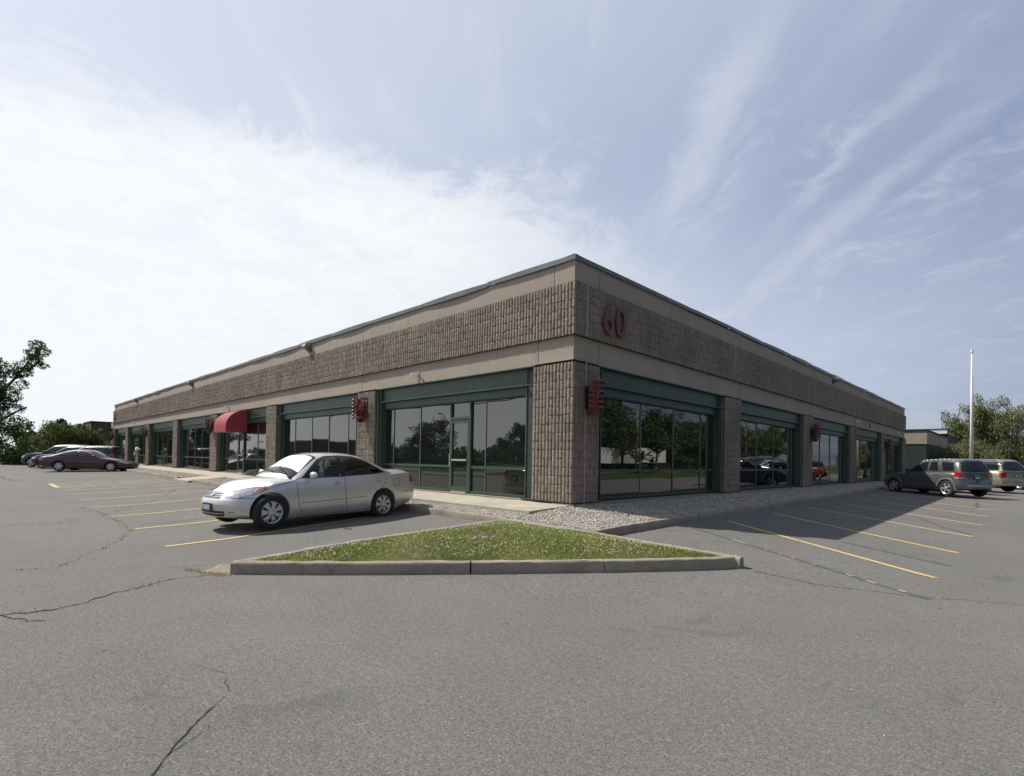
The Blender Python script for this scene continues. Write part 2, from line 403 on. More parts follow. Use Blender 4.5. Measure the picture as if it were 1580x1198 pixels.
# ------------------------------------------------------------------ ground
def sheet(name, xs, ys, zf, m, kind='structure', parent=None, smooth=True):
    xs = np.asarray(xs); ys = np.asarray(ys); nx, ny = len(xs), len(ys)
    V = [(x, y, zf(x, y)) for y in ys for x in xs]
    Fq = [(j*nx+i, j*nx+i+1, (j+1)*nx+i+1, (j+1)*nx+i) for j in range(ny-1) for i in range(nx-1)]
    o = mesh_np(name, V, Fq, m, parent, smooth)
    if kind: o['kind'] = kind
    return o
def edge_drop(x, y):
    return 0
sheet('parking_lot', np.linspace(-58, 13, 143), np.linspace(-17, 72, 179), G, 'asphalt')
sheet('lawn', np.concatenate([np.linspace(-2500, -80, 14), np.linspace(-70, 70, 29), np.linspace(80, 2500, 14)]),
      np.concatenate([np.linspace(-2500, -80, 14), np.linspace(-70, 90, 33), np.linspace(100, 2500, 14)]), lambda x, y: -.06, 'lawn')
b = B()
b.add([(-400, -31, -.052), (400, -31, -.052), (400, -23, -.052), (-400, -23, -.052)], [(0, 1, 2, 3)])
b.add([(27, -22.99, -.052), (34, -22.99, -.052), (34, 400, -.052), (27, 400, -.052)], [(0, 1, 2, 3)])
tag(b.build('road', 'road'), kind='structure')

def arc_strip(pts, wid, zoff, bb, mi=0, zf=G, jit=0):
    """flat strip on the ground along pts"""
    P = []
    for i in range(len(pts)-1):
        a = Vector(pts[i]); c = Vector(pts[i+1]); n = max(1, int((c-a).length/.25))
        P += [a.lerp(c, k/n) for k in range(n)]
    P.append(Vector(pts[-1])); vs = []
    for i, p in enumerate(P):
        d = (P[min(i+1, len(P)-1)]-P[max(i-1, 0)]).normalized(); nn = Vector((-d.y, d.x))
        w_ = wid if not callable(wid) else wid(i/(len(P)-1))
        for s_ in (-1, 1):
            q = p+nn*(s_*w_/2); vs.append((q.x, q.y, zf(q.x, q.y)+zoff))
    bb.add(vs, [(2*i, 2*i+2, 2*i+3, 2*i+1) for i in range(len(P)-1)], mi)

lines = B()
for k in range(13):
    y0 = -.55+2.98*k
    arc_strip([(6.65, y0), (2.45, y0+3.4)], .10, .006, lines, 0 if k < 9 else 1)
arc_strip([(-2.22, -7.51), (-3.62, -2.15)], .10, .006, lines, 0)
xs = [-4.81, -7.38, -10.0, -12.8, -15.3, -17.5, -19.3, -22.25, -25, -27.7, -30.4]
for i, x0 in enumerate(xs):
    arc_strip([(x0, -7.46), (x0-1.35, -2.3 if i < 1 else -3.0)], .10, .006, lines, 0 if i < 3 else (1 if i < 8 else 2))
arc_strip([(-19.25, -7.43), (-22.2, -7.46)], .16, .0095, lines, 0)
for k in range(3):
    arc_strip([(-19.8-.75*k, -7.3), (-21.6-.55*k, -3.2)], .10, .009, lines, 1)
for k in range(3):
    arc_strip([(-17.6-.28*k, -7.2+1.2*k), (-19.2-.28*k, -6.5+1.2*k)], .1, .0095, lines, 2)
tag(lines.build('parking_lines', ['yellow', 'faded', 'faded2']), kind='structure')

seal = B()
arc_strip([(2.5, .95), (3.6, .16), (4.75, -.62), (5.6, -1.2), (6.4, -1.8), (6.75, -2.06)], lambda u: .085+.02*math.sin(u*31), .0045, seal)
arc_strip([(5.0, 1.9), (5.9, 1.3), (6.7, .75)], lambda u: .07+.015*math.sin(u*17), .0045, seal)
arc_strip([(5.3, 8.8), (6.0, 6.9), (6.6, 5.9)], .07, .0045, seal)
tag(seal.build('tar_seal_bands', 'tar'), kind='structure')
old = B()
for a, c in [(.27, .35), (.45, .46), (.52, .53), (.57, .59), (.66, .67), (.78, .80), (.84, .87), (.93, .95)]:
    p0 = Vector((2.5, .97)); p1 = Vector((6.72, -2.02))
    arc_strip([tuple(p0.lerp(p1, a)), tuple(p0.lerp(p1, c))], .03, .008, old)
tag(old.build('old_line_flecks', 'faded'), kind='structure')

cr = B(); weedpts = []
def crack(pts, w0, w1, jit=.02, weed=0, seed=1):
    r = random.Random(seed); P = [Vector(pts[0])]
    for i in range(len(pts)-1):
        a = Vector(pts[i]); c = Vector(pts[i+1]); n = max(2, int((c-a).length/.045))
        nn = Vector((-(c-a).y, (c-a).x)).normalized(); off = 0
        for k in range(1, n+1):
            off = .7*off + r.uniform(-jit, jit); q = a.lerp(c, k/n) + nn*(off if k < n else 0)
            P.append(q)
            if weed and r.random() < weed*.6: weedpts.append((q.x+r.uniform(-.04, .04), q.y+r.uniform(-.04, .04)))
    L = len(P); vs = []
    for i, p in enumerate(P):
        d = (P[min(i+1, L-1)]-P[max(i-1, 0)]).normalized(); nn = Vector((-d.y, d.x)); u = i/(L-1)
        w_ = (w0+(w1-w0)*u)*r.uniform(.35, 1.5)
        if i in (0, L-1): w_ = .0005
        for s_ in (-1, 1): q = p+nn*(s_*w_/2); vs.append((q.x, q.y, G(q.x, q.y)+.0045))
    cr.add(vs, [(2*i, 2*i+2, 2*i+3, 2*i+1) for i in range(L-1)])
crack([(4.78, -9.08), (4.50, -8.90), (4.32, -8.76), (4.17, -8.63), (4.04, -8.50)], .010, .005, .006, seed=3)
crack([(4.55, -8.93), (4.42, -8.72), (4.36, -8.70)], .007, .002, .006, seed=8)
crack([(4.02, -8.49), (3.85, -8.47), (3.70, -8.41)], .004, .003, .01, seed=4)
crack([(3.72, -8.40), (3.52, -8.46), (3.35, -8.55)], .003, .002, .01, seed=5)
crack([(3.72, -8.40), (3.75, -8.15)], .002, .001, .01, seed=6)
crack([(.2, -10.3), (.98, -9.46), (1.07, -9.1), (.61, -8.44), (.35, -7.95), (.40, -7.5)], .032, .010, .03, .25, seed=9)
crack([(.98, -9.46), (1.35, -9.3), (1.5, -9.0)], .02, .004, .03, seed=10)
crack([(-3.2, -10.5), (-1.6, -9.6), (-1.2, -8.9), (-3.4, -7.9), (-4.8, -7.5), (-8.2, -7.5), (-9.9, -7.7)], .005, .004, .03, .35, seed=11)
crack([(-6, -8.9), (-8, -7.5), (-12, -5.5), (-16, -4.2)], .006, .006, .04, .2, seed=13)
crack([(-5.3, -7.4), (-6.3, -4.5), (-8.5, -3.4)], .01, .006, .04, .3, seed=14)
crack([(4.88, -2.23), (5.6, -2.3), (6.55, -2.06), (7.6, -1.5), (8.6, -1.2)], .014, .003, .02, .05, seed=15)
crack([(5.9, 19.0), (6.2, 15), (5.3, 12.4), (6.3, 10.5)], .03, .012, .05, seed=16)
crack([(-22, -6), (-25, -8.5), (-33, -9)], .02, .02, .06, .3, seed=18)
tag(cr.build('pavement_cracks', 'crack'), kind='structure')

# ------------------------------------------------------------------ kerbs
def kerb(pts, side, h=.15, wd=.15, name='kerb', zf=G, joints=(), rough=.006):
    """pts: outer face line; body lies to the given side (+1 left of direction)"""
    P = [Vector(pts[0])]
    for i in range(len(pts)-1):
        a = Vector(pts[i]); c = Vector(pts[i+1]); n = max(1, int((c-a).length/.12))
        for k in range(1, n+1): P.append(a.lerp(c, k/n))
    prof = [(0.0, -.08), (0.0, .02), (.006, h-.03), (.012, h-.012), (.03, h), (wd-.03, h), (wd-.01, h-.012), (wd, h-.04), (wd, -.08)]
    vs = []; r = random.Random(len(P)); n = len(prof)
    for i, p in enumerate(P):
        d = (P[min(i+1, len(P)-1)]-P[max(i-1, 0)]).normalized(); nn = Vector((-d.y, d.x))*side
        for u, z in prof:
            q = p+nn*(u+r.uniform(-rough, rough)); vs.append((q.x, q.y, zf(p.x, p.y)+z+(r.uniform(-rough, rough) if z > 0 else 0)))
    fs = [(i*n+k, (i+1)*n+k, (i+1)*n+k+1, i*n+k+1) for i in range(len(P)-1) for k in range(n-1)]
    fs += [tuple(range(n)), tuple(range((len(P)-1)*n, len(P)*n))]
    return tag(B().add(vs, fs).build(name, 'kerb', angle=50), kind='structure')
# island (hypotenuse faces the camera) in three cast lengths with open joints
kerb([(.50, -7.40), (1.45, -6.35), (2.49, -5.20)], 1)
kerb([(2.505, -5.185), (3.05, -4.53), (3.60, -3.85)], 1)
kerb([(3.608, -3.84), (4.10, -3.15), (4.52, -2.50), (4.70, -2.10)], 1)
kerb([(4.70, -2.06), (3.2, -2.07), (1.6, -2.04), (-.02, -2.02)], 1)
kerb([(-.10, -2.03), (-.03, -4.0), (.0, -5.3), (.12, -6.3), (.42, -7.28)], 1)
# right-hand kerb
kerb([(2.12, -2.00), (2.10, -.5), (2.06, .95)], 1)
yy = .97
while yy < 60:
    kerb([(2.05, yy), (2.05, min(60, yy+3.0))], 1); yy += 3.012
# left-hand kerb
kerb([(-.12, -2.0), (-2.2, -2.0)], -1)
kerb([(-2.21, -2.0), (-4.6, -2.0)], -1); kerb([(-4.61, -2.0), (-6.6, -2.85)], -1)
xx = -6.62
while xx > -57:
    x2 = xx-3
    if xx > -19.4 and x2 < -19.4: x2 = -19.4
    if not (-21.9 < xx <= -19.4): kerb([(xx, -2.85), (x2, -2.85)], -1)
    else: x2 = -21.9
    xx = x2-.012
# broken concrete toe at the island's left tip
vs = []; nn_ = 9
for j in range(nn_):
    for i in range(nn_):
        u, v = i/(nn_-1), j/(nn_-1)
        x = .02+.46*u+.12*v; y = -7.72+.34*u+.26*v+.0*u
        z = G(x, y)+.0+.13*min(1, max(0, (v*.9+u*.55-.35)))*random.uniform(.75, 1.1)
        if i in (0,) or j in (0,): z = G(x, y)-.01
        vs.append((x, y, z))
b = B().add(vs, [(j*nn_+i, j*nn_+i+1, (j+1)*nn_+i+1, (j+1)*nn_+i) for j in range(nn_-1) for i in range(nn_-1)])
tag(b.build('broken_kerb_end', 'kerb', smooth=True), kind='structure')

# island fill
ISL = [(.02, -2.18), (.12, -4.0), (.15, -5.3), (.27, -6.3), (.56, -7.22), (1.5, -6.2), (2.45, -5.06), (3.52, -3.72), (4.30, -2.52), (4.42, -2.22)]
def inpoly(x, y, P):
    c = False; j = len(P)-1
    for i in range(len(P)):
        if (P[i][1] > y) != (P[j][1] > y) and x < (P[j][0]-P[i][0])*(y-P[i][1])/(P[j][1]-P[i][1])+P[i][0]: c = not c
        j = i
    return c
def edist(x, y, P):
    m_ = 9
    for i in range(len(P)):
        a = Vector(P[i]); c = Vector(P[(i+1) % len(P)]); q = Vector((x, y)); t_ = max(0, min(1, (q-a).dot(c-a)/(c-a).length_squared))
        m_ = min(m_, (q-(a+(c-a)*t_)).length)
    return m_
def islz(x, y): return G(x, y)+.125+.10*min(1, edist(x, y, ISL)/.9)
bm = bmesh.new(); f = bm.faces.new([bm.verts.new((x, y, 0)) for x, y in ISL])
for k in range(1, 24):
    for n_, o_ in (((1, 0, 0), (k*.2, 0, 0)), ((0, 1, 0), (0, -7.6+k*.25, 0))):
        bmesh.ops.bisect_plane(bm, geom=bm.verts[:]+bm.edges[:]+bm.faces[:], plane_co=o_, plane_no=n_)
for v in bm.verts: v.co.z = islz(v.co.x, v.co.y)
me = bpy.data.meshes.new('island_soil'); bm.to_mesh(me); bm.free()
tag(finish('island_soil', me, 'soil', smooth=True), kind='structure')

def blades(name, pts, hs, wd, m, bend=.5, nper=1, parent=None):
    pts = np.asarray(pts, float); n = len(pts); hs = np.asarray(hs)
    th = rng.uniform(0, 2*np.pi, n); dx, dy = np.cos(th), np.sin(th)
    tl = rng.uniform(.1, bend, n)*hs; lt = rng.uniform(0, 2*np.pi, n)
    V = np.zeros((n, 4, 3)); w_ = wd*rng.uniform(.7, 1.3, n)
    V[:, 0] = pts - np.stack([dx*w_, dy*w_, 0*dx], 1); V[:, 1] = pts + np.stack([dx*w_, dy*w_, 0*dx], 1)
    mid = pts + np.stack([np.cos(lt)*tl*.4, np.sin(lt)*tl*.4, hs*.6], 1)
    tip = pts + np.stack([np.cos(lt)*tl, np.sin(lt)*tl, hs*.95], 1)
    V[:, 2] = mid + np.stack([dx*w_*.8, dy*w_*.8, 0*dx], 1); V[:, 3] = tip
    Fq = np.arange(n*4).reshape(n, 4)
    return mesh_np(name, V.reshape(-1, 3), Fq, m, parent)
pp = []; hh = []
def nz(x, y): return math.sin(x*3.1+1.3*math.sin(y*2.3))+math.sin(y*4.2+x*1.7)
while len(pp) < 80000:
    x = random.uniform(0, 4.5); y = random.uniform(-7.3, -2.15)
    if not inpoly(x, y, ISL): continue
    e = edist(x, y, ISL)
    q = nz(x, y)
    if e < .05 and random.random() < .5: continue
    if q < -1.6 and random.random() < .5: continue
    if abs(x-.33) < .2 and -5.9 < y < -5.2 and random.random() < .6: continue
    pp.append((x, y, islz(x, y)-.005)); h = random.uniform(.016, .036)*(1.1+.22*q)
    if random.random() < .008: h *= 1.8
    hh.append(max(.012, h))
tag(blades('grass', pp, hh, .0032, 'blade', 1.1), kind='stuff')
# clover heads
V = []; Fq = []; cnt = 0
octv = np.array([(1, 0, 0), (-1, 0, 0), (0, 1, 0), (0, -1, 0), (0, 0, 1), (0, 0, -1)], float)
octf = np.array([(0, 2, 4), (2, 1, 4), (1, 3, 4), (3, 0, 4), (2, 0, 5), (1, 2, 5), (3, 1, 5), (0, 3, 5)])
def stones(name, P, R, m, flat=.65, kind='stuff', parent=None):
    P = np.asarray(P); n = len(P); R = np.asarray(R)
    sc = rng.uniform(.65, 1.35, (n, 1, 3))*R[:, None, None]; sc[:, :, 2] *= flat
    Vv = octv[None]*(1+rng.uniform(-.25, .25, (n, 6, 3)))*sc
    th = rng.uniform(0, 6.28, n); c, s = np.cos(th)[:, None], np.sin(th)[:, None]; t2 = rng.uniform(-.5, .5, n); c2, s2 = np.cos(t2)[:, None], np.sin(t2)[:, None]
    x, y, z = Vv[..., 0], Vv[..., 1], Vv[..., 2]
    y, z = y*c2-z*s2, y*s2+z*c2; x, y = x*c-y*s, x*s+y*c
    Vv = np.stack([x, y, z], -1)+P[:, None, :]
    Fv = (octf[None]+6*np.arange(n)[:, None, None]).reshape(-1, 3)
    o = mesh_np(name, Vv.reshape(-1, 3), Fv, m, parent)
    if kind: o['kind'] = kind
    return o
pp = []
while len(pp) < 1900:
    x = random.uniform(0, 4.5); y = random.uniform(-7.3, -2.15)
    if not inpoly(x, y, ISL) or edist(x, y, ISL) < .08: continue
    if random.random() > .25+.55*max(0, math.sin(x*2.2+.4)*math.sin(y*1.9+1)+.35): continue
    pp.append((x, y, islz(x, y)+random.uniform(.035, .055)))
stones('clover_flowers', pp, rng.uniform(.006, .0105, len(pp)), 'clover', 1.0)
# weeds in the cracks and along kerb edges
wp = []; wh = []
for (x, y) in weedpts:
    for k in range(random.randint(3, 10)):
        a, c = x+random.gauss(0, .03), y+random.gauss(0, .03); wp.append((a, c, G(a, c))); wh.append(random.uniform(.01, .035))
for k in range(160):
    x = random.uniform(-.1, .6); y = -7.75+(x+.2)*.35+random.gauss(0, .04); wp.append((x, y, G(x, y))); wh.append(random.uniform(.01, .04))
tag(blades('weeds', wp, wh, .005, 'weed', 1.2), kind='stuff')

# ------------------------------------------------------------------ sidewalk & gravel beds
sw = B(); x = .03
while x > -58.9:
    x2 = x-1.52
    vs = [(x2+.008, -1.45, .405), (x, -1.45, .405), (x, -.0, .465), (x2+.008, -.0, .465)]
    lo = [(a, c, -.1) for a, c, _ in vs]
    sw.add(vs+lo, [(0, 1, 2, 3), (4, 5, 1, 0), (5, 6, 2, 1), (6, 7, 3, 2), (7, 4, 0, 3)]); x = x2
vs = [(-21.9, -3.0, .26), (-19.4, -3.0, .26), (-19.4, -1.452, .402), (-21.9, -1.452, .402)]
sw.add(vs+[(a, c, -.1) for a, c, _ in vs], [(0, 1, 2, 3), (4, 5, 1, 0), (5, 6, 2, 1), (6, 7, 3, 2), (7, 4, 0, 3)])
tag(sw.build('sidewalk', 'concrete'), kind='structure')
def gz_r(x, y):
    u = min(1, max(0, (1.9-x)/1.8)); z = (G(2.05, max(y, -1.9))+.135)*(1-u)+.43*u + .012*math.sin(x*7+y*3.1)*math.sin(y*5.3)
    k = min(1, max(0, (y+1.98)/1.5)); return z*k+(G(x, -2.0)+.14)*(1-k)
def gz_l(x, y):
    yo = kl(x)+.15; u = min(1, max(0, (y-yo)/(-1.45-yo))); return (G(x, kl(x))+.13)*(1-u)+.335*u + .01*math.sin(x*6+y*4)*math.sin(x*2.3)
def kl(x): return -2.0 if x > -4.6 else (-2.85 if x < -6.6 else -2.0-.425*(-4.6-x))
sheet('gravel_bed', np.linspace(.0, 2.0, 14), np.linspace(-2.04, 60, 240), gz_r, 'gravelbase')
vs = []; fs = []; xs_ = np.linspace(2.0, -57, 300)
for x in xs_:
    for k in range(5):
        y = (kl(x)+.08)*(1-k/4)+(-1.44)*(k/4) if x < 0 else -1.96+(k/4)*(.45)
        vs.append((x, y, gz_l(x, y) if x < 0 else gz_l(x, y)*.5+gz_r(x, y)*.5-.004))
for i in range(len(xs_)-1):
    if -21.9 < xs_[i] < -19.4: continue
    for k in range(4): fs.append((i*5+k, (i+1)*5+k, (i+1)*5+k+1, i*5+k+1))
tag(B().add(vs, fs).build('gravel_bed', 'gravelbase', smooth=True), kind='structure')
P = []; Rr = []
for n_, y0, y1, r in ((9500, -1.93, 4, .017), (8500, 4, 12, .021), (8000, 12, 30, .026), (3500, 30, 50, .03)):
    for k in range(n_):
        x = random.uniform(.12, 1.88); y = random.uniform(y0, y1)
        P.append((x, y, gz_r(x, y)+random.uniform(-.004, .014))); Rr.append(r*random.uniform(.6, 1.5))
for k in range(2600):
    x = random.uniform(.04, 2.0); y = random.uniform(-1.93, -.1)
    P.append((x, y, gz_r(x, y)+random.uniform(-.004, .014))); Rr.append(.017*random.uniform(.6, 1.5))
for n_, x0, x1, r in ((6500, 0, -7, .017), (7000, -7, -19.3, .022), (6500, -22, -50, .03)):
    for k in range(n_):
        x = random.uniform(x0, x1); y = random.uniform(kl(x)+.16, -1.46)
        P.append((x, y, gz_l(x, y)+random.uniform(-.004, .014))); Rr.append(r*random.uniform(.6, 1.5))
stones('gravel', P, Rr, 'gravel')
# loose pebbles on the asphalt
P = []; Rr = []
for k in range(420):
    x = 2.08+abs(random.gauss(0, .22)); y = random.uniform(-1.9, 16); P.append((x, y, G(x, y)+.004)); Rr.append(random.uniform(.006, .014))
for k in range(260):
    x = random.uniform(-3, 8); y = random.uniform(-9.5, 3)
    if inpoly(x, y, ISL) or (x < 2.2 and y > -2.1): continue
    P.append((x, y, G(x, y)+.002)); Rr.append(random.uniform(.003, .008))
stones('loose_pebbles', P, Rr, 'gravel')

# ------------------------------------------------------------------ building
B0 = .5; RIB = .1016; CRS = .2033
ZP, ZBB, ZBT, ZST, ZCP = 3.82, 4.40, 5.62, 6.175, 6.28
LL, LR = 58.88, 43.69
bld = empty('office_building', (0, 0, 0))
tag(bld, 'long single storey tan stucco and split block building with dark storefront windows', 'building')

def rib_strip(name, runs, parent, rough=.011):
    """runs: (origin xy, dir xy, normal xy, length, z0, courses, proud). Each half-block face is its own island."""
    VV = []; n_tot = 0
    gu = np.array([0, .07, .36, .64, .93, 1.0]); gv = np.array([0, .03, .27, .5, .73, .97, 1.0])
    nu, nv = len(gu), len(gv)
    for (o, d, nr, L, z0, nc, pr) in runs:
        n = max(1, int(round(L/RIB))); pw = L/n
        for c in range(nc):
            for i in range(n):
                VV.append((o[0]+d[0]*pw*i, o[1]+d[1]*pw*i, z0+CRS*c, d[0], d[1], nr[0], nr[1], pw, pr))
    A = np.array(VV); n = len(A)
    U, W_ = np.meshgrid(gu, gv); U = U.ravel(); W_ = W_.ravel(); K = len(U)
    edge = ((U < .01) | (U > .99) | (W_ < .01) | (W_ > .99))
    near = edge.copy()
    h = rng.normal(0, rough, (n, K)) + rng.normal(0, rough*.4, (n, 1)); h = h+.004*(1-(2*U-1)**2)
    h[:, (W_ < .01) | (W_ > .99)] -= .003; h[:, (U < .01) | (U > .99)] = -.045
    uu = .010+U*(A[:, 7:8]-.020) + rng.normal(0, .0015, (n, K))*(~near); ww = .0025+W_*(CRS-.005)
    X = A[:, 0:1]+A[:, 3:4]*uu+A[:, 5:6]*(A[:, 8:9]+h-.012)
    Y = A[:, 1:2]+A[:, 4:5]*uu+A[:, 6:7]*(A[:, 8:9]+h-.012)
    Z = A[:, 2:3]+ww
    V = np.stack([X, Y, Z+0*X], -1).reshape(-1, 3)
    q = np.array([(j*nu+i, j*nu+i+1, (j+1)*nu+i+1, (j+1)*nu+i) for j in range(nv-1) for i in range(nu-1)])
    Fq = (q[None]+K*np.arange(n)[:, None, None]).reshape(-1, 4)
    return mesh_np(name, V, Fq, 'block', parent, True)

# stucco bands
def ring(z0, z1, th=.35, out=0):
    b = B()
    b.box(-LL-out, out, -out, th, z0, z1); b.box(-th, out, th, LR+out, z0, z1)
    b.box(-LL-out, -LL+th, th, LR+out, z0, z1); b.box(-LL+th, -th, LR-th, LR+out, z0, z1)
    return b
ring(ZP+.001, ZBB).build('lower_stucco_band', 'stucco', bld)
ring(ZBT, ZST).build('parapet_stucco', 'stucco', bld)
# block band core and ribs
bb = B(); bb.box(-LL-.055, .055, -.055, .33, ZBB+.001, ZBT-.001); bb.box(-.33, .055, .33, LR+.055, ZBB+.001, ZBT-.001); bb.box(-LL-.055, -LL+.3, .33, LR, ZBB+.001, ZBT-.001)
core = bb.build('band_core', 'mortar', bld)
rib_strip('block_band', [((-LL-.1, 0), (1, 0), (0, -1), LL+.2, ZBB, 6, .1)], bld, .0045)
rib_strip('block_band', [((0, -.1), (0, 1), (1, 0), LR+.2, ZBB, 6, .1)], bld, .006)
# band ledge + joints
bb = B(); bb.box(-LL-.085, .085, -.085, -.002, ZBT-.004, ZBT+.006); bb.box(.002, .085, -.0, LR+.085, ZBT-.004, ZBT+.006)
bb.build('band_ledge', 'mortar', bld)
for y in (.36, 9.0, 17.7, 26.3, 35.0): B().box(.085, .099, y, y+.035 if y < 1 else y+.02, ZBB+.005, ZBT-.005).build('control_joint', 'caulk', bld)
B().box(.085, .099, .36, .39, .48, ZP-.01).build('control_joint', 'caulk', bld)
for x in (-9.5, -18.0, -26.6, -35.1, -43.7, -52.2): B().box(x, x+.03, -.103, -.085, ZBB+.005, ZBT-.005).build('control_joint', 'caulk', bld)
def sjb(*a): B().box(*a).build('stucco_joint', 'mortar', bld)
for x in (-1.10, -9.6, -26.7, -43.8): sjb(x, x+.012, -.003, .01, ZP+.01, ZBB-.01)
for x in (-.62, -9.6, -18.2, -26.7): sjb(x, x+.010, -.003, .01, ZBT+.01, ZST-.05)
for y in (.98, 9.6, 18.2, 26.9, 35.5): sjb(-.01, .003, y, y+.012, ZP+.01, ZBB-.01); sjb(-.01, .003, y, y+.012, ZBT+.01, ZST-.05)
# parapet cap: overlapping, slightly buckled metal lengths
cp = B(); r = random.Random(4)
def capseg(a, c, n, dz0, dz1, lift=0):
    a = Vector(a); c = Vector(c); d = (c-a).normalized(); nn = Vector((n[0], n[1], 0)); N = 8; vs = []
    for i in range(N+1):
        u = i/N; p = a.lerp(c, u); z = ZST+dz0+(dz1-dz0)*u; k = lift*math.sin(math.pi*u)
        o1 = .045+.02*k
        for off, zz in ((o1, z-.018-.03*k), (o1+.002, z+.085+.25*k*.05), (.02, z+.10+.02*k), (-.38, z+.085), (-.38, z)):
            q = p+nn*off; vs.append((q.x, q.y, zz))
    fs = [(i*5+k, (i+1)*5+k, (i+1)*5+k+1, i*5+k+1) for i in range(N) for k in range(4)]
    cp.add(vs, fs)
x = .045; 
while x > -LL:
    x2 = max(-LL-.04, x-r.choice([3.0, 3.05, 3.02])); capseg((x, 0, 0), (x2, 0, 0), (0, -1), r.uniform(-.012, .012), r.uniform(-.012, .02), r.uniform(0, 1.2)); x = x2
y = -.045
while y < LR:
    y2 = min(LR+.04, y+3.03); capseg((0, y, 0), (0, y2, 0), (1, 0), r.uniform(-.012, .01) if y > 6 else 0, r.uniform(-.012, .03) if y > 4 else 0, r.uniform(0, 1.6) if y > 8 else 0); y = y2
cp.build('parapet_cap', 'cap', bld)
for y0, y1, h_ in ((5.6, 6.6, .035), (6.6, 9.4, .02), (9.8, 12.0, .04), (12.0, 15.2, .022), (15.4, 16.4, .04), (18.5, 20.4, .02), (36.5, 38.0, .05)):  # thin black strips imitate the shade in gaps under the lifted cap
    B().add([(.012, y0, ZST-.02), (.012, y1, ZST-.02), (.012, y1, ZST-.02-h_*.3), (.012, (y0+y1)/2, ZST-.02-h_), (.012, y0, ZST-.02-h_*.6), (.002, y0, ZST-.02), (.002, y1, ZST-.02), (.002, y1, ZST-.02-h_*.3), (.002, (y0+y1)/2, ZST-.02-h_), (.002, y0, ZST-.02-h_*.6)],
        [(0, 1, 2, 3, 4), (5, 6, 7, 8, 9), (0, 1, 6, 5), (1, 2, 7, 6), (2, 3, 8, 7), (3, 4, 9, 8), (4, 0, 5, 9)]).build('cap_gap_shade', 'black', bld)
B().box(-LL+.35, -.35, .35, LR-.35, 5.85, 5.9).build('roof', 'roof', bld)
bw = B(); bw.box(-LL, -LL+.3, .4, LR-.3, -.2, ZP); bw.box(-LL, -.4, LR-.3, LR, -.2, ZP); bw.build('rear_wall', 'stucco', bld)
fd = B(); fd.box(-LL, .0, .02, .5, -.3, .495); fd.box(-.5, .13, -.10, LR, -.3, .478)
fd.build('foundation', 'kerb', bld)
# unseen black backing, added inside to stop light
it = B(); it.box(-LL+.4, -.9, .9, 1.0, .5, ZP); it.box(-1.0, -.9, 1.0, LR-.4, .5, ZP); it.build('light_stop_wall', 'black', bld)

# pilasters
W0, BL_ = 1.163, 8.5436
R0, BR_ = .9431, 8.6526
Lp = [(-W0-BL_*k, -W0-BL_*k+1.16) for k in range(1, 7)] + [(-LL-.1, -LL+1.0)]
Rp = [(R0+BR_*k-1.30, R0+BR_*k) for k in range(1, 5)] + [(LR-1.15, LR+.1)]
ps = B(); ps.box(-W0+.03, .055, -.055, .30, B0-.02, ZP-.002); ps.box(-.30, .055, .30, R0-.03, B0-.02, ZP-.002); ps.build('pilaster_core', 'mortar', bld)
rib_strip('pilaster', [((-W0, 0), (1, 0), (0, -1), W0+.1, B0+.01, 16, .1), ((-W0, .3), (0, -1), (-1, 0), .4, B0+.01, 16, 0)], bld, .0045)
rib_strip('pilaster', [((0, -.1), (0, 1), (1, 0), R0+.1, B0+.01, 16, .1), ((.1, R0), (-1, 0), (0, 1), .4, B0+.01, 16, 0)], bld, .006)
for a, c in Lp:
    o = rib_strip('pilaster', [((a, 0), (1, 0), (0, -1), c-a, B0+.01, 16, .1), ((c, -.1), (0, 1), (1, 0), .45, B0+.01, 16, 0), ((a, .3), (0, -1), (-1, 0), .4, B0+.01, 16, 0)], bld, .0045)
    B().box(a+.03, c-.03, -.055, .33, B0-.02, ZP-.002).build('pilaster_core', 'mortar', bld)
for a, c in Rp:
    o = rib_strip('pilaster', [((0, a), (0, 1), (1, 0), c-a, B0+.01, 16, .1), ((-.35, a), (1, 0), (0, -1), .45, B0+.01, 16, 0), ((.1, c), (-1, 0), (0, 1), .4, B0+.01, 16, 0)], bld, .006)
    B().box(-.33, .055, a+.03, c-.03, B0-.02, ZP-.002).build('pilaster_core', 'mortar', bld)
B().box(-W0, .1, -.105, 0, ZP-.006, ZP+.006).build('pilaster_ledge', 'caulk', bld); B().box(.002, .105, -.1, R0, ZP-.006, ZP+.004).build('pilaster_ledge', 'caulk', bld)
for a, c in Lp: B().box(a, c, -.105, 0, ZP-.006, ZP+.006).build('pilaster_ledge', 'caulk', bld)

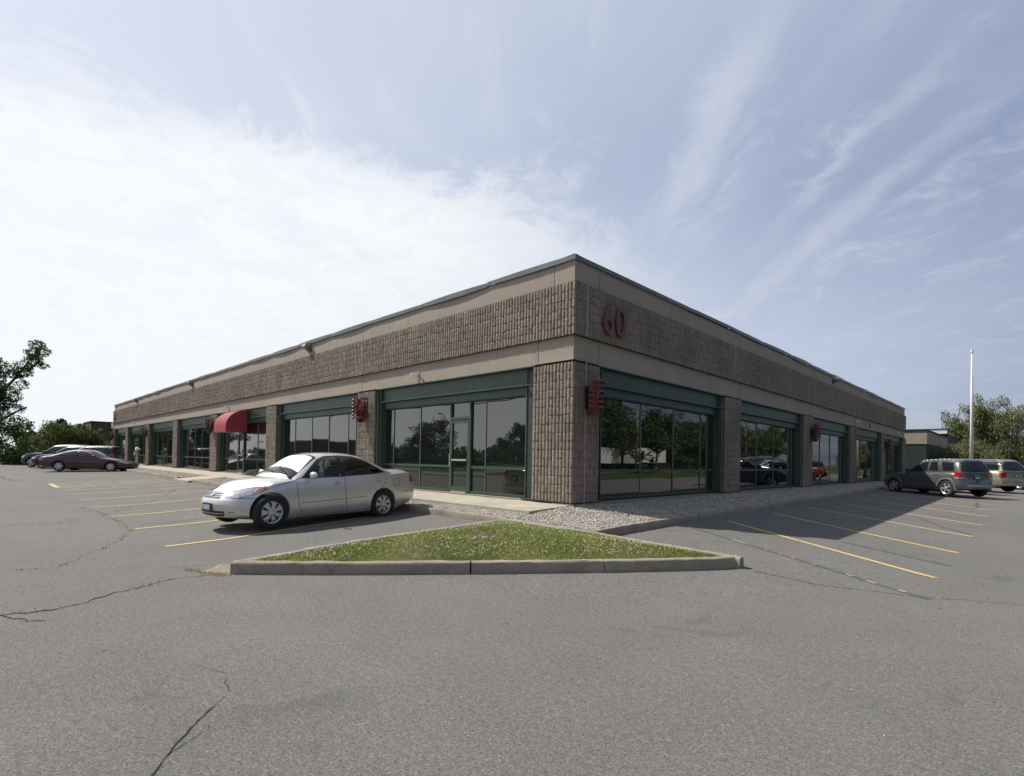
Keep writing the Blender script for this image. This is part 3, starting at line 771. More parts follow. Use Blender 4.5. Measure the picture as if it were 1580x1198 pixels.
# storefront bays. local frame: u along facade (0..width), v outwards; mapped by T
def bay(T, width, mulls, doors, cwe=.24):
    """T(u, v, z) -> world. v<0 is outside."""
    def bx(bb, u0, u1, v0, v1, z0, z1, mi=0):
        pts = [T(u, v, z) for z in (z0, z1) for v in (v0, v1) for u in (u0, u1)]
        bb.add(pts, [(0, 2, 3, 1), (4, 5, 7, 6), (0, 1, 5, 4), (2, 6, 7, 3), (0, 4, 6, 2), (1, 3, 7, 5)], mi)
    st = B()
    cw = .24
    # beam
    bx(st, cw, width-cwe, .10, .13, 3.37, 3.79); bx(st, cw, width-cwe, .14, .17, 3.135, 3.37)
    bx(st, .0, width, -.035, .14, 3.79, 3.812); bx(st, cw-.02, width-cwe+.02, .035, .14, 3.365, 3.385)
    bx(st, .0, width, .02, .035, 3.35, 3.372)
    # column flanges
    for a in (cw-.04, width-cwe): bx(st, a, a+.04, .02 if a < 1 or cwe < .3 else .10, .26, B0+.02, 3.79)
    for a in (.09, width-.115): bx(st, a, a+.025, .03, .2, B0+.02, 3.79)
    steel = st.build('steel_frame', 'green', bld)
    sd_ = B()
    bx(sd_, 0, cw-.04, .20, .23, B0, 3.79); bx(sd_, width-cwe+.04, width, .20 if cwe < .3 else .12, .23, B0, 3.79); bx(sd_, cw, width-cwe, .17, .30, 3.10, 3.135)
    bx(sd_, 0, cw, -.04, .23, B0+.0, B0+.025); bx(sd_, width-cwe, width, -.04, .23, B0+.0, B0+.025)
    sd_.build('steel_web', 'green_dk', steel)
    fr = B(); ds = sorted(doors)
    segs = []; cur = cw
    for a, c in ds: segs.append((cur, a)); cur = c
    segs.append((cur, width-cwe))
    for a, c in segs:
        if c-a < .05: continue
        bx(fr, a, c, .20, .27, B0+.01, B0+.075); bx(fr, a, c, .205, .27, 1.215, 1.285); bx(fr, a, c, .21, .27, 3.10, 3.16)
    for a, c in ds:
        for q in (a, c-.055): bx(fr, q, q+.055, .185, .27, B0+.01, 3.15)
        bx(fr, a+.055, c-.055, .19, .27, 2.62, 2.70)
    frame = fr.build('window_frame', 'green_fr', bld)
    for u in mulls: mu = B(); bx(mu, u-.012, u+.012, .222, .255, B0+.08, 3.13); mu.build('mullion', 'mull', frame)
    gl = B(); cuts = sorted([cw]+list(mulls)+[q for d in ds for q in d]+[width-cwe])
    for a, c in zip(cuts, cuts[1:]):
        isd = any(abs(a-d[0]) < 1e-6 for d in ds)
        for z0, z1 in (((.60, 2.6), (2.70, 3.12)) if isd else ((.56, 1.23), (1.27, 3.12))):
            t1, t2 = random.gauss(0, .0022), random.gauss(0, .0022); off = .245
            if isd and z0 < 1: continue
            n1, n2 = 5, 5; base = len(gl.v); vs = []
            bow = random.uniform(-.004, .004)
            for j in range(n2):
                for i in range(n1):
                    u_, z_ = a+(c-a)*i/(n1-1), z0+(z1-z0)*j/(n2-1)
                    vs.append(T(u_, off+t1*(u_-a)+t2*(z_-z0)+bow*(1-(2*i/(n1-1)-1)**2)*(1-(2*j/(n2-1)-1)**2), z_))
            gl.add(vs, [(j*n1+i, j*n1+i+1, (j+1)*n1+i+1, (j+1)*n1+i) for j in range(n2-1) for i in range(n1-1)])
    gl.build('glass', 'glass', frame, smooth=True)
    for a, c in ds:
        dr = B()
        bx(dr, a+.06, a+.125, .18, .25, B0+.02, 2.6); bx(dr, c-.125, c-.06, .18, .25, B0+.02, 2.6)
        bx(dr, a+.125, c-.125, .182, .25, 2.52, 2.6); bx(dr, a+.125, c-.125, .182, .25, B0+.02, B0+.18)
        d_ = dr.build('door', 'green_fr', bld)
        h = B(); bx(h, a+.07, a+.10, .12, .15, 1.25, 1.62); bx(h, a+.07, a+.10, .14, .18, 1.27, 1.30); bx(h, a+.07, a+.10, .14, .18, 1.57, 1.60)
        h.build('pull_handle', 'alu', d_)
        h = B(); bx(h, a+.125, c-.125, .15, .17, 1.42, 1.47); h.build('push_bar', 'alu', d_)
        h = B(); bx(h, a+.13, c-.13, .14, .19, B0+.0, B0+.035); h.build('threshold', 'alu', d_)
        g2 = B(); g2.add([T(a+.12, .215, B0+.17), T(c-.12, .215, B0+.17), T(c-.12, .217, 2.53), T(a+.12, .217, 2.53)], [(0, 1, 2, 3)]); g2.build('door_glass', 'glass', d_)
# left bays
edges = [-W0] + [p for p in [a for a, c in Lp]]
for k in range(7):
    right = -W0-BL_*k; left = Lp[k][1]; wd = right-left
    T = lambda u, v, z, l=left: (l+u, v, z)
    if k == 0: mu = [-7.80, -6.27, -3.20]; dr = [(-4.74, -3.80)]
    elif k == 2: mu = [-24.88, -20.16]; dr = [(-22.90, -21.96)]
    elif k == 5: mu = [-51.0, -46.3]; dr = [(-49.9, -49.0), (-48.9, -48.0)]
    else:
        off = -W0-BL_*k+W0+BL_; mu = [-15.71+off, -14.03+off, -12.51+off, -10.93+off]; dr = []
    bay(T, wd, [m_-left for m_ in mu if .3 < m_-left < wd-.3], [(a-left, c-left) for a, c in dr], .42)
for k in range(5):
    near = R0+BR_*k; far = Rp[k][0]; wd = far-near
    T = lambda u, v, z, n_=near: (-v, n_+u, z)
    dr = [(2.6, 3.55)] if k == 4 else []
    mu = [2.99-R0, 4.58-R0, 6.14-R0] if k != 4 else [1.6, 4.8]
    if k != 4: mu = [m_*wd/6.05*.97 for m_ in mu]+[wd-.75]
    bay(T, wd, mu, dr)
# awning (quarter-round barrel) over the third bay's door
aw = B(); xr, xl, yo, zb_, zt_ = -21.05, -22.95, -1.0, 2.62, 3.76; N = 14; vs = []
prof = [(0, zb_), (yo, zb_)]+[(yo*math.cos(t*math.pi/2/N), zb_+.28+(zt_-zb_-.28)*math.sin(t*math.pi/2/N)) for t in range(N+1)]
for x in (xl, xr): vs += [(x, y-.001, z) for y, z in prof]
n = len(prof); aw.add(vs, [(i, i+1, n+i+1, n+i) for i in range(1, n-1)]+[tuple(range(n)), tuple(range(n, 2*n))])
a_ = aw.build('awning', 'awning', bld, angle=30)
ab = B()
for x in (xl+.02, (xl+xr)/2, xr-.02): ab.tube((x, 0, zb_+.02), (x, yo+.02, zb_+.02), .015, n=6)
ab.tube((xl, yo+.02, zb_+.02), (xr, yo+.02, zb_+.02), .015, n=6); ab.build('awning_frame', 'alu', a_)

# ---- fixtures on the facades
def sconce(loc, rz, label):
    """louvred half-drum wall light; local +y... outwards is -y"""
    o = empty('wall_sconce', loc, rz); tag(o, label, 'wall light', 'red louvred wall lights on the block pilasters'); o.scale = (.80, .80, .90)
    m_ = B(); m_.box(-.06, .06, -.17, .0, .15, .62); m_.box(-.11, .11, -.03, .0, .1, .7); m_.build('bracket', 'black', o)
    l_ = B(); l_.box(.03, .17, -.30, -.15, .38, .66); l_.build('lamp_housing', 'brass', o, bevel=.01)
    p = B(); p.box(-.07, .03, -.36, -.20, .16, .84); p.build('lamp_panel', 'red', o, bevel=.004)
    q = B(); q.box(-.10, .14, -.34, -.10, -.06, .12); q.build('base_box', 'darkred', o, bevel=.01)
    for k in range(6):
        z = .12+k*.135
        for t0, t1 in ((-150, -85), (-30, 20)):
            f = B()
            n_ = 6; vs = []
            for i in range(n_+1):
                a = math.radians(t0+(t1-t0)*i/n_); w_ = .055
                vs += [(.40*math.cos(a)*.9, -.17+.34*math.sin(a)*.8, z), ((.40+w_)*math.cos(a), -.17+(.34+w_)*math.sin(a), z-.012),
                       (.40*math.cos(a)*.98, -.17+.34*math.sin(a)*.94, z+.06)]
            f.add(vs, [(3*i+a_, 3*i+b_, 3*i+3+b_, 3*i+3+a_) for i in range(n_) for a_, b_ in ((0, 1), (1, 2), (2, 0))])
            f.build('louvre', 'darkred2', o)
    for a in (-150, -120, -88, -32, -8, 18):
        a = math.radians(a); x, y = .39*math.cos(a), -.17+.335*math.sin(a); v = B().box(x-.014, x+.014, y-.010, y+.010, .06, .90); v.build('upright_bar', 'darkred', o)
    return o
sconce((.0+.1, .42, 2.61), math.radians(90), 'red louvred wall light beside the building corner, on the shaded side under the number')
sconce((.1, R0+2*BR_-.35, 2.64), math.radians(90), 'red louvred wall light on the shaded facade, second from the building corner')
sconce((.1, R0+4*BR_-.35, 2.64), math.radians(90), 'small red louvred wall light nearest the low annex, shaded facade')
for k, lb in ((0, 'red louvred wall light on the sunlit pilaster above the silver sedan'), (2, 'red louvred wall light on the pilaster just left of the red awning'),
              (4, 'red louvred wall light on the pilaster beside the person in a pale shirt'), (6, 'bright red louvred wall light on the far left building end')):
    sconce((Lp[k][0]+.50, -.1, 2.74), 0, lb)
def wallpack(loc, rz, label):
    o = empty('flood_light', loc, rz); tag(o, label, 'wall light', 'floodlights under the parapet')
    m_ = B(); m_.add([(-.16, 0, .16), (.16, 0, .16), (.16, 0, -.0), (-.16, 0, -.0), (-.16, -.26, .10), (.16, -.26, .10), (.16, -.30, -.02), (-.16, -.30, -.02)],
          [(0, 1, 5, 4), (4, 5, 6, 7), (0, 4, 7, 3), (1, 2, 6, 5), (3, 7, 6, 2), (0, 3, 2, 1)]); m_.build('housing', 'greywh', o)
    g_ = B(); g_.add([(-.14, -.02, -.001), (.14, -.02, -.001), (.14, -.28, -.021), (-.14, -.28, -.021), (-.10, -.03, -.20), (.10, -.03, -.20), (.10, -.16, -.14), (-.10, -.16, -.14)],
          [(0, 1, 2, 3), (4, 5, 6, 7), (0, 1, 5, 4), (1, 2, 6, 5), (2, 3, 7, 6), (3, 0, 4, 7)]); g_.build('lens', 'lampglass', o)
    m_ = B(); m_.box(-.12, .12, -.03, 0, -.22, .0); m_.build('back_plate', 'black', o)
wallpack((-13.9, 0, 6.02), 0, 'grey floodlight under the roof edge, sunlit side, nearest the building corner')
wallpack((-31.1, 0, 6.02), 0, 'grey floodlight under the roof edge above the bay left of the awning')
wallpack((-48, 0, 6.02), 0, 'tiny floodlight under the roof edge near the far left building end')
wallpack((0, 22.0, 6.02), math.radians(90), 'grey floodlight under the roof edge on the shaded facade')
def twin(loc, rz, label):
    o = empty('emergency_light', loc, rz); tag(o, label, 'security light', 'twin white emergency lights on the stucco')
    m_ = B(); m_.box(-.05, .05, -.05, 0, -.05, .05); m_.build('mounting_box', 'white', o, bevel=.008)
    for s in (-1, 1):
        h = B(); c = Vector((s*.13, -.12, -.01)); d = Vector((s*.35, -.75, -.35)).normalized()
        h.tube((s*.03, -.04, 0), c-d*.03, .016, n=8); h.tube(c-d*.06, c+d*.05, .035, .062, n=14); h.build('lamp_head', 'white', o, angle=40)
twin((-6.15, 0, 4.10), 0, 'twin white emergency light above the glass door nearest the corner')
twin((-24.0, 0, 4.10), 0, 'twin white emergency light left of the red awning')
twin((-49.0, 0, 4.10), 0, 'tiny twin emergency light above the doorway with the person')
twin((0, 27.0, 4.12), math.radians(90), 'twin white emergency light on the shaded stucco, nearer of two')
twin((0, 40.3, 4.10), math.radians(90), 'twin white emergency light on the shaded stucco, close to the annex')
o = empty('alarm_horn', (0, 30.9, 4.12), math.radians(90)); tag(o, 'small dark red fire alarm horn between the two twin lights', 'alarm')
B().box(-.08, .08, -.06, 0, -.11, .11).build('alarm_body', 'darkred', o, bevel=.01)
m_ = B(); m_.lathe([(.05, -.07), (.07, -.10), (.02, -.075)], 14, 'y'); m_.build('alarm_strobe', 'white', o)

def number(txts, loc, rz, label, size, mt, sx=.93):
    o = empty('building_number', loc, rz); tag(o, label, 'number sign')
    for ch, dx in txts:
        cu = bpy.data.curves.new('digit', 'FONT'); cu.body = ch; cu.size = size; cu.extrude = .022; cu.offset = size*.004; cu.align_x = 'CENTER'; cu.resolution_u = 5; cu.bevel_depth = .004
        to = bpy.data.objects.new('tmp', cu); me = bpy.data.meshes.new_from_object(to)
        me.transform(Matrix.Rotation(math.radians(90), 4, 'X') @ Matrix.Diagonal((sx, 1, 1, 1)))
        me.transform(Matrix.Translation((dx, 0, 0)))
        me.materials.clear(); finish('digit', me, mt, o, angle=35); bpy.data.objects.remove(to)
number([('6', 0), ('0', .535)], (.155, 1.17, 4.62), math.radians(90), 'dark magenta raised number 60 on the shaded block band', 1.07, 'purple')
number([('4', 0)], (-57.5, -.155, 4.62), 0, 'small dark digit on the block band at the far left end', .9, 'black', .6)
# annex and the buildings behind
an = empty('annex_building', (0, 46, 0)); tag(an, 'low green walled annex with a tan fascia joined behind the shaded facade', 'building')
an_b = B(); an_b.box(-12, 1.15, 0, 15, 0, 3.42); an_b.build('wall', 'grn_wall', an)
an_b = B(); an_b.box(-12.05, 1.2, -.05, 15, 3.42, 4.5); an_b.build('fascia', 'stucco', an)
an_b = B(); an_b.box(-12.1, 1.26, -.11, 15, 4.5, 4.62); an_b.build('roof_edge', 'black', an)
wb = empty('white_building', (0, 60.5, 0)); tag(wb, 'building behind the annex with a white end fascia and dark wall', 'building')
x = B(); x.box(-10, 1.1, 1.2, 40, 0, 4.95); x.build('wall', 'brown', wb)
x = B(); x.box(-10, 1.16, -.0, .02, 4.98, 5.40); x.build('end_fascia', 'white', wb)
x = B(); x.box(-10, 1.16, .022, 40, 4.951, 5.40); x.build('fascia', 'stucco', wb)
x = B(); x.box(-10, 1.22, -.05, 40, 5.401, 5.50); x.build('roof_edge', 'black', wb)
for k in range(3):
    x = B(); x.box(1.161, 1.18, 8+k*9, 9.2+k*9, 5.0, 5.36); x.build('vent_panel', 'black', wb)
fb = empty('far_office_block', (-92, 8, 0)); tag(fb, 'distant dark brown two storey block with pale balcony slabs, left of the long building', 'building')
x = B(); x.box(-8, 0, -6, 30, 0, 5.9); x.build('wall', 'brown', fb)
for z0, z1 in ((2.6, 3.5), (5.0, 5.85)):
    x = B(); x.box(0, 1.4, -3.6, 30, z0, z1); x.build('balcony_slab', 'cream', fb)
x = B(); x.box(-8.1, .1, -6.1, 30, 5.9, 6.05); x.build('roof', 'black', fb)
x = B(); x.box(0, 1.35, -2.2, -.8, 3.5, 5.0); x.build('pier', 'cream', fb)
for k in range(4):
    x = B(); x.box(.002, .04, -5.2, -4.6, .8+k*1.2, 1.6+k*1.2); x.build('window', 'glass', fb)

# ------------------------------------------------------------------ cars
def smooth_curve(pts, xs, k=.05):
    xs = np.asarray(xs); P = np.array(pts, float); out = np.zeros(len(xs)); ws = np.linspace(-1, 1, 9)
    wt = np.exp(-2*ws**2); wt /= wt.sum()
    for w_, d in zip(wt, ws): out += w_*np.interp(xs+d*k, P[:, 0], P[:, 1])
    return out
def round_poly(P, r=.03, n=4):
    out = []; m_ = len(P); P = [Vector(p) for p in P]
    for i in range(m_):
        a, c, e = P[i-1], P[i], P[(i+1) % m_]
        d1 = (a-c); d2 = (e-c); rr = min(r, d1.length*.45, d2.length*.45)
        p0 = c+d1.normalized()*rr; p2 = c+d2.normalized()*rr
        for k in range(n+1):
            t = k/n; out.append(tuple(p0*(1-t)**2+c*2*t*(1-t)+p2*t*t))
    return out
AX = {'L': (Vector((0, 3, 0)), Vector((0, -1, 0))), 'R': (Vector((0, -3, 0)), Vector((0, 1, 0))),
      'F': (Vector((6, 0, 0)), Vector((-1, 0, 0))), 'B': (Vector((-6, 0, 0)), Vector((1, 0, 0))), 'T': (Vector((0, 0, 4)), Vector((0, 0, -1)))}
def to3(ax, u, v):
    o, d = AX.get(ax, (None, None))
    if ax == 'DL': return Vector((u*.7071+4.24, -u*.7071+4.24, v)), Vector((-.7071, -.7071, 0))
    if ax == 'EL': return Vector((u*.7071-4.24, u*.7071+4.24, v)), Vector((.7071, -.7071, 0))
    if ax == 'ER': return Vector((u*.7071-4.24, -u*.7071-4.24, v)), Vector((.7071, .7071, 0))
    if ax == 'DR': return Vector((u*.7071+4.24, u*.7071-4.24, v)), Vector((-.7071, .7071, 0))
    if ax in 'LR': p = Vector((u, o.y, v))
    elif ax in 'FB': p = Vector((o.x, u, v))
    else: p = Vector((u, v, o.z))
    return p, d
def patch(bvh, poly, ax, off, mi, bb, res=.07, rnd=.03, bulge=0, mind=.16, holes=()):
    poly = round_poly(poly, rnd) if rnd else poly
    bm = bmesh.new(); f = bm.faces.new([bm.verts.new((u, v, 0)) for u, v in poly])
    us = [p[0] for p in poly]; vs_ = [p[1] for p in poly]
    for lo, hi, nn, ix in ((min(us), max(us), (1, 0, 0), 0), (min(vs_), max(vs_), (0, 1, 0), 1)):
        k = int((hi-lo)/res)
        for i in range(1, k+1):
            q = [0, 0, 0]; q[ix] = lo+(hi-lo)*i/(k+1)
            bmesh.ops.bisect_plane(bm, geom=bm.verts[:]+bm.edges[:]+bm.faces[:], plane_co=q, plane_no=nn)
    for hp in holes:
        for k in range(len(hp)):
            a, c = Vector(hp[k]), Vector(hp[(k+1) % len(hp)]); d_ = (c-a).normalized()
            bmesh.ops.bisect_plane(bm, geom=bm.verts[:]+bm.edges[:]+bm.faces[:], plane_co=(a.x, a.y, 0), plane_no=(-d_.y, d_.x, 0))
    if holes: bmesh.ops.delete(bm, geom=[f for f in bm.faces if any(inpoly(f.calc_center_median().x, f.calc_center_median().y, hp) for hp in holes)], context='FACES')
    bmesh.ops.triangulate(bm, faces=bm.faces[:])
    bm.verts.index_update(); ok = {}; vv = []
    cu = sum(us)/len(us); cv = sum(vs_)/len(vs_); su = (max(us)-min(us))/2; sv = (max(vs_)-min(vs_))/2
    for v in bm.verts:
        o, d = to3(ax, v.co.x, v.co.y); h, nrm, _, _ = bvh.ray_cast(o, d)
        if h is None: ok[v.index] = None; continue
        e = max(0, 1-((v.co.x-cu)/su)**2)*max(0, 1-((v.co.y-cv)/sv)**2)*bulge
        if nrm.dot(d) > 0: nrm = -nrm
        if -nrm.dot(d) < mind: ok[v.index] = None; continue
        ok[v.index] = len(vv); vv.append(h+nrm*(off+e))
    fs = [tuple(ok[v.index] for v in f.verts) for f in bm.faces if all(ok[v.index] is not None for v in f.verts)]
    if fs: bb.add(vv, fs, mi)
    bm.free()
def seam(bvh, pts, ax, wd, mi, bb, off=.0025):
    P = []
    for i in range(len(pts)-1):
        a = Vector(pts[i]); c = Vector(pts[i+1]); n = max(1, int((c-a).length/.04))
        P += [a.lerp(c, k/n) for k in range(n)]
    P.append(Vector(pts[-1])); vs = []
    for i, p in enumerate(P):
        d = (P[min(i+1, len(P)-1)]-P[max(i-1, 0)]).normalized(); nn = Vector((-d.y, d.x))
        pr = []
        for s_ in (-1, 1):
            q = p+nn*(s_*wd/2); o, dd = to3(ax, q.x, q.y); h, nrm, _, _ = bvh.ray_cast(o, dd)
            if h is None: break
            if nrm.dot(dd) > 0: nrm = -nrm
            pr.append(h+nrm*off)
        if len(pr) < 2:
            if len(vs) >= 4: bb.add(vs, [(2*k, 2*k+2, 2*k+3, 2*k+1) for k in range(len(vs)//2-1)], mi)
            vs = []; continue
        vs += pr
    if len(vs) >= 4: bb.add(vs, [(2*k, 2*k+2, 2*k+3, 2*k+1) for k in range(len(vs)//2-1)], mi)
def hit(bvh, ax, u, v):
    o, d = to3(ax, u, v); h, nrm, _, _ = bvh.ray_cast(o, d); 
    if h is not None and nrm.dot(d) > 0: nrm = -nrm
    return h, nrm
def wheel(parent, x, y, r, side, style, wname='wheel'):
    o = empty(wname, (x, y, r), 0, parent); s = side
    t = B(); wd = .205; t.lathe([(r*.66, s*-wd/2), (r*.90, s*-wd/2), (r*.985, s*-wd*.38), (r, s*-wd*.2), (r, s*wd*.2), (r*.985, s*wd*.38), (r*.93, s*wd*.5), (r*.80, s*wd*.53), (r*.665, s*wd*.44), (r*.66, s*-wd/2)], 40)
    t.build('tyre', 'tyre', o, angle=50)
    q = B(); R = r*.675; f = s*wd*.40
    q.lathe([(R, f-s*.10), (R, f+s*.01), (R*.97, f+s*.022), (R*.90, f+s*.010), (R*.88, f-s*.02), (R*.84, f-s*.10)], 40)
    n, gap = {'cover': (7, .30), 'five': (5, .50), 'six': (6, .42)}[style]
    hub = R*.33
    for i in range(n):
        a0 = 2*math.pi*i/n; hw = math.pi/n*(1-gap)
        hwi = math.pi/n*.98; vs = []
        for rr, wA, h in ((hub*.9, hwi, .022), (R*.55, hw*1.02, .030), (R*.80, hw*.96, .020), (R*.93, hw*1.25, .010)):
            for k in range(4):
                a = a0-wA+2*wA*k/3; zz = h-(.006 if k in (0, 3) else 0); vs.append((rr*math.cos(a), f+s*zz, rr*math.sin(a)))
        for rr, wA, h in ((hub*.9, hwi, -.01), (R*.55, hw*1.02, -.01), (R*.80, hw*.96, -.012), (R*.93, hw*1.25, -.015)):
            for k in (0, 3):
                a = a0-wA+2*wA*k/3; vs.append((rr*math.cos(a), f+s*h, rr*math.sin(a)))
        fs = [(4*j+k, 4*j+k+1, 4*j+5+k, 4*j+4+k) for j in range(3) for k in range(3)]
        fs += [(4*j, 4*j+4, 16+2*j+2, 16+2*j) for j in range(3)]+[(4*j+3, 4*j+7, 17+2*j+2, 17+2*j) for j in range(3)]
        q.add(vs, fs)
    q.lathe([(hub*1.0, f+s*.012), (hub*.95, f+s*.030), (hub*.6, f+s*.040), (hub*.55, f+s*.034), (0.001, f+s*.036)], 28)
    q.build('rim', 'rim', o, angle=32)
    d = B(); d.lathe([(R*.88, f-s*.045), (.001, f-s*.05)], 28); d.build('brake_disc', 'black', o)

def make_car(D, name, label, paint, loc, rz, group=None):
    L, W, H, wb, fo = D['L'], D['W'], D['H'], D['wb'], D['fo']
    dt = D.get('datum', 0)
    X = lambda s: fo+wb/2-s           # distance from the nose -> local x (nose at +x)
    root = empty(name, loc, rz); tag(root, label, D['cat'], group)
    key = D['key']
    if key not in CACHE:
        # ---- lower shell
        cap = [0, .35, .7, 1.0]
        st = np.concatenate([np.linspace(0, .45, 10), np.linspace(.52, L-.52, 44), np.linspace(L-.45, L, 10)])
        zt = smooth_curve(D['deck'], st); zs = smooth_curve(D['shoulder'], st); zb = smooth_curve(D['bottom'], st, .08); pw = smooth_curve(D['plan'], st, .10)*W/2
        side = D.get('side', [(0, .86), (.03, .935), (.14, .985), (.36, 1.0), (.58, .997), (.78, .985), (.93, .962), (1, .93)])
        nz_, nd_ = zip(*D['nose']); tz_, td_ = zip(*D['tail'])
        rings = []
        def ring_at(i, k=1.0, ext=0):
            w_ = pw[i]; h0, h1, hc = zb[i], zs[i], zt[i]; pts = []
            pts.append((0, h0)); pts.append((w_*.5, h0)); 
            for t_, f_ in side: pts.append((w_*f_, h0+(h1-h0)*t_))
            for q in (.97, .92, .84, .72, .55, .35, .16, 0):
                yy_ = w_*.93*q; pts.append((yy_, hc-(hc-h1)*abs(q)**2.6))
            x = st[i]; res = []
            zc = (h0+h1)/2
            for y_, z_ in pts:
                y2 = y_*k; z2 = zc+(z_-zc)*(.35+.65*k) if k < 1 else z_
                dx = 0
                fr = max(0, 1-x/.9); rr = max(0, 1-(L-x)/.9)
                u2 = (y2/(W/2))**2
                dx += fr**1.2*(np.interp(z2, nz_, nd_)+D.get('pcF', .30)*u2**1.3)
                dx -= rr**1.2*(np.interp(z2, tz_, td_)+D.get('pcR', .18)*u2**1.3)
                res.append((X(x+dx), y2, z2))
            full = res + [(a, -y_, z_) for a, y_, z_ in res[-2:0:-1]]
            return full
        for k in (.0, .3, .6, .85): rings.append(ring_at(0, max(k, .02)))
        for i in range(len(st)): rings.append(ring_at(i))
        for k in (.85, .6, .3, .02): rings.append(ring_at(len(st)-1, k))
        n = len(rings[0]); V = [p for r_ in rings for p in r_]
        fs = [(j*n+k, j*n+(k+1) % n, (j+1)*n+(k+1) % n, (j+1)*n+k) for j in range(len(rings)-1) for k in range(n)]
        fs += [tuple(range(n))[::-1], tuple(range((len(rings)-1)*n, len(rings)*n))]
        lower = B().add(V, fs)
        # ---- greenhouse
        g = D['green']; s0, s1 = g[0][0], g[-1][0]
        gs = np.linspace(s0, s1, 46); gz = smooth_curve(g, gs, .07); gz[0] = g[0][1]; gz[-1] = g[-1][1]
        belt = smooth_curve(D['belt'], gs); tb = D['tumble']; nexp = D.get('nexp', 3.6)
        rings = []
        for i, s_ in enumerate(gs):
            hb = belt[i]-.05; hh_ = max(.004, gz[i]-hb); wbb = smooth_curve(D['plan'], [s_], .1)[0]*W/2*.925
            res = []
            for k in range(15):
                th = math.pi/2*k/14; cy = math.cos(th)**(2/nexp); sz = math.sin(th)**(2/nexp)
                z_ = hb+hh_*sz; y_ = wbb*cy*(1-tb*max(0, (z_-hb))/(H-hb))
                u2 = (y_/(W/2))**2
                mid = (s0+s1)/2; ff = max(0, (mid-s_)/(mid-s0)); rr = max(0, (s_-mid)/(s1-mid))
                dx = ff**1.0*D.get('gcF', .26)*u2 - rr**1.5*D.get('gcR', .20)*u2
                z_ -= .035*u2*sz
                res.append((X(s_+dx), y_, z_))
            full = res + [(a, -y_, z_) for a, y_, z_ in res[-2::-1]]
            rings.append(full)
        n = len(rings[0]); V = [p for r_ in rings for p in r_]
        fs = [(j*n+k, j*n+k+1, (j+1)*n+k+1, (j+1)*n+k) for j in range(len(rings)-1) for k in range(n-1)]
        top = B().add(V, fs)
        # bvh on both
        top_full = top
        allb = B().add(lower.v, lower.f).add(top.v, top.f)
        tri = BVHTree.FromPolygons([Vector(v) for v in allb.v], allb.f)
        # wheel wells by boolean
        low = lower.build('low', [paint, 'black'])
        wr = D['wr']; cut = B()
        for ws in (fo, fo+wb):
            for sd_ in (1, -1):
                cut.lathe([(.001, sd_*(W/2-.30)), (wr+.045, sd_*(W/2-.30)), (wr+.045, sd_*(W/2+.4)), (.001, sd_*(W/2+.4))], 40, 'y', (X(ws), 0, wr+.015))
        co = cut.build('cut', ['black'])
        md = low.modifiers.new('b', 'BOOLEAN'); md.object = co; md.operation = 'DIFFERENCE'; md.solver = 'EXACT'
        try: md.material_mode = 'TRANSFER'
        except Exception: pass
        dg = bpy.context.evaluated_depsgraph_get(); me = bpy.data.meshes.new_from_object(low.evaluated_get(dg))
        bpy.data.objects.remove(low); bpy.data.objects.remove(co)
        bm = bmesh.new(); bm.from_mesh(me)
        if D.get('see'):
            for f in bm.faces:
                c_ = f.calc_center_median(); s_ = fo+wb/2-c_.x
                if g[0][0]+.12 < s_ < g[-1][0]-.3 and abs(c_.y) < W*.43 and c_.z > .9: f.material_index = 1
            tb_ = bmesh.new(); tv = [tb_.verts.new(v) for v in top.v]
            for f in top.f:
                try: tb_.faces.new([tv[k] for k in f])
                except Exception: pass
            def inside(px_, pz_, poly): return inpoly(px_, pz_, poly)
            polys = [[(X(a), c) for a, c in p] for _, p in D['windows']]
            for poly in polys:
                for k in range(len(poly)):
                    a, c = Vector(poly[k]), Vector(poly[(k+1) % len(poly)]); d_ = (c-a).normalized()
                    lo, hi = min(a.x, c.x)-.02, max(a.x, c.x)+.02; zl, zh = min(a.y, c.y)-.02, max(a.y, c.y)+.02
                    fs_ = [f for f in tb_.faces if lo-.08 < f.calc_center_median().x < hi+.08 and zl-.08 < f.calc_center_median().z < zh+.08 and abs(f.calc_center_median().y) > .35]
                    gm = list({v for f in fs_ for v in f.verts})+list({e for f in fs_ for e in f.edges})+fs_
                    bmesh.ops.bisect_plane(tb_, geom=gm, plane_co=(a.x, 0, a.y), plane_no=(-d_.y, 0, d_.x))
            kill = [f for f in tb_.faces if abs(f.calc_center_median().y) > .35 and any(inside(f.calc_center_median().x, f.calc_center_median().z, p) for p in polys)]
            bmesh.ops.delete(tb_, geom=kill, context='FACES')
            tm = bpy.data.meshes.new('t'); tb_.to_mesh(tm); tb_.free(); bm.from_mesh(tm)
        else:
            tv = [bm.verts.new(v) for v in top.v]
            for f in top.f:
                try: bm.faces.new([tv[k] for k in f])
                except Exception: pass
        bmesh.ops.recalc_face_normals(bm, faces=bm.faces[:])
        bm.to_mesh(me); bm.free(); me.polygons.foreach_set('use_smooth', [True]*len(me.polygons)); me.set_sharp_from_angle(angle=math.radians(38)); me.name = 'body'
        CACHE[key] = (me, tri)
    me, tri = CACHE[key]
    mc = me.copy(); mc.materials.clear(); mc.materials.append(MA[paint]); mc.materials.append(MA['black'])
    body = link(bpy.data.objects.new('body', mc), root)
    def PX(poly): return [(X(s), z) for s, z in poly]
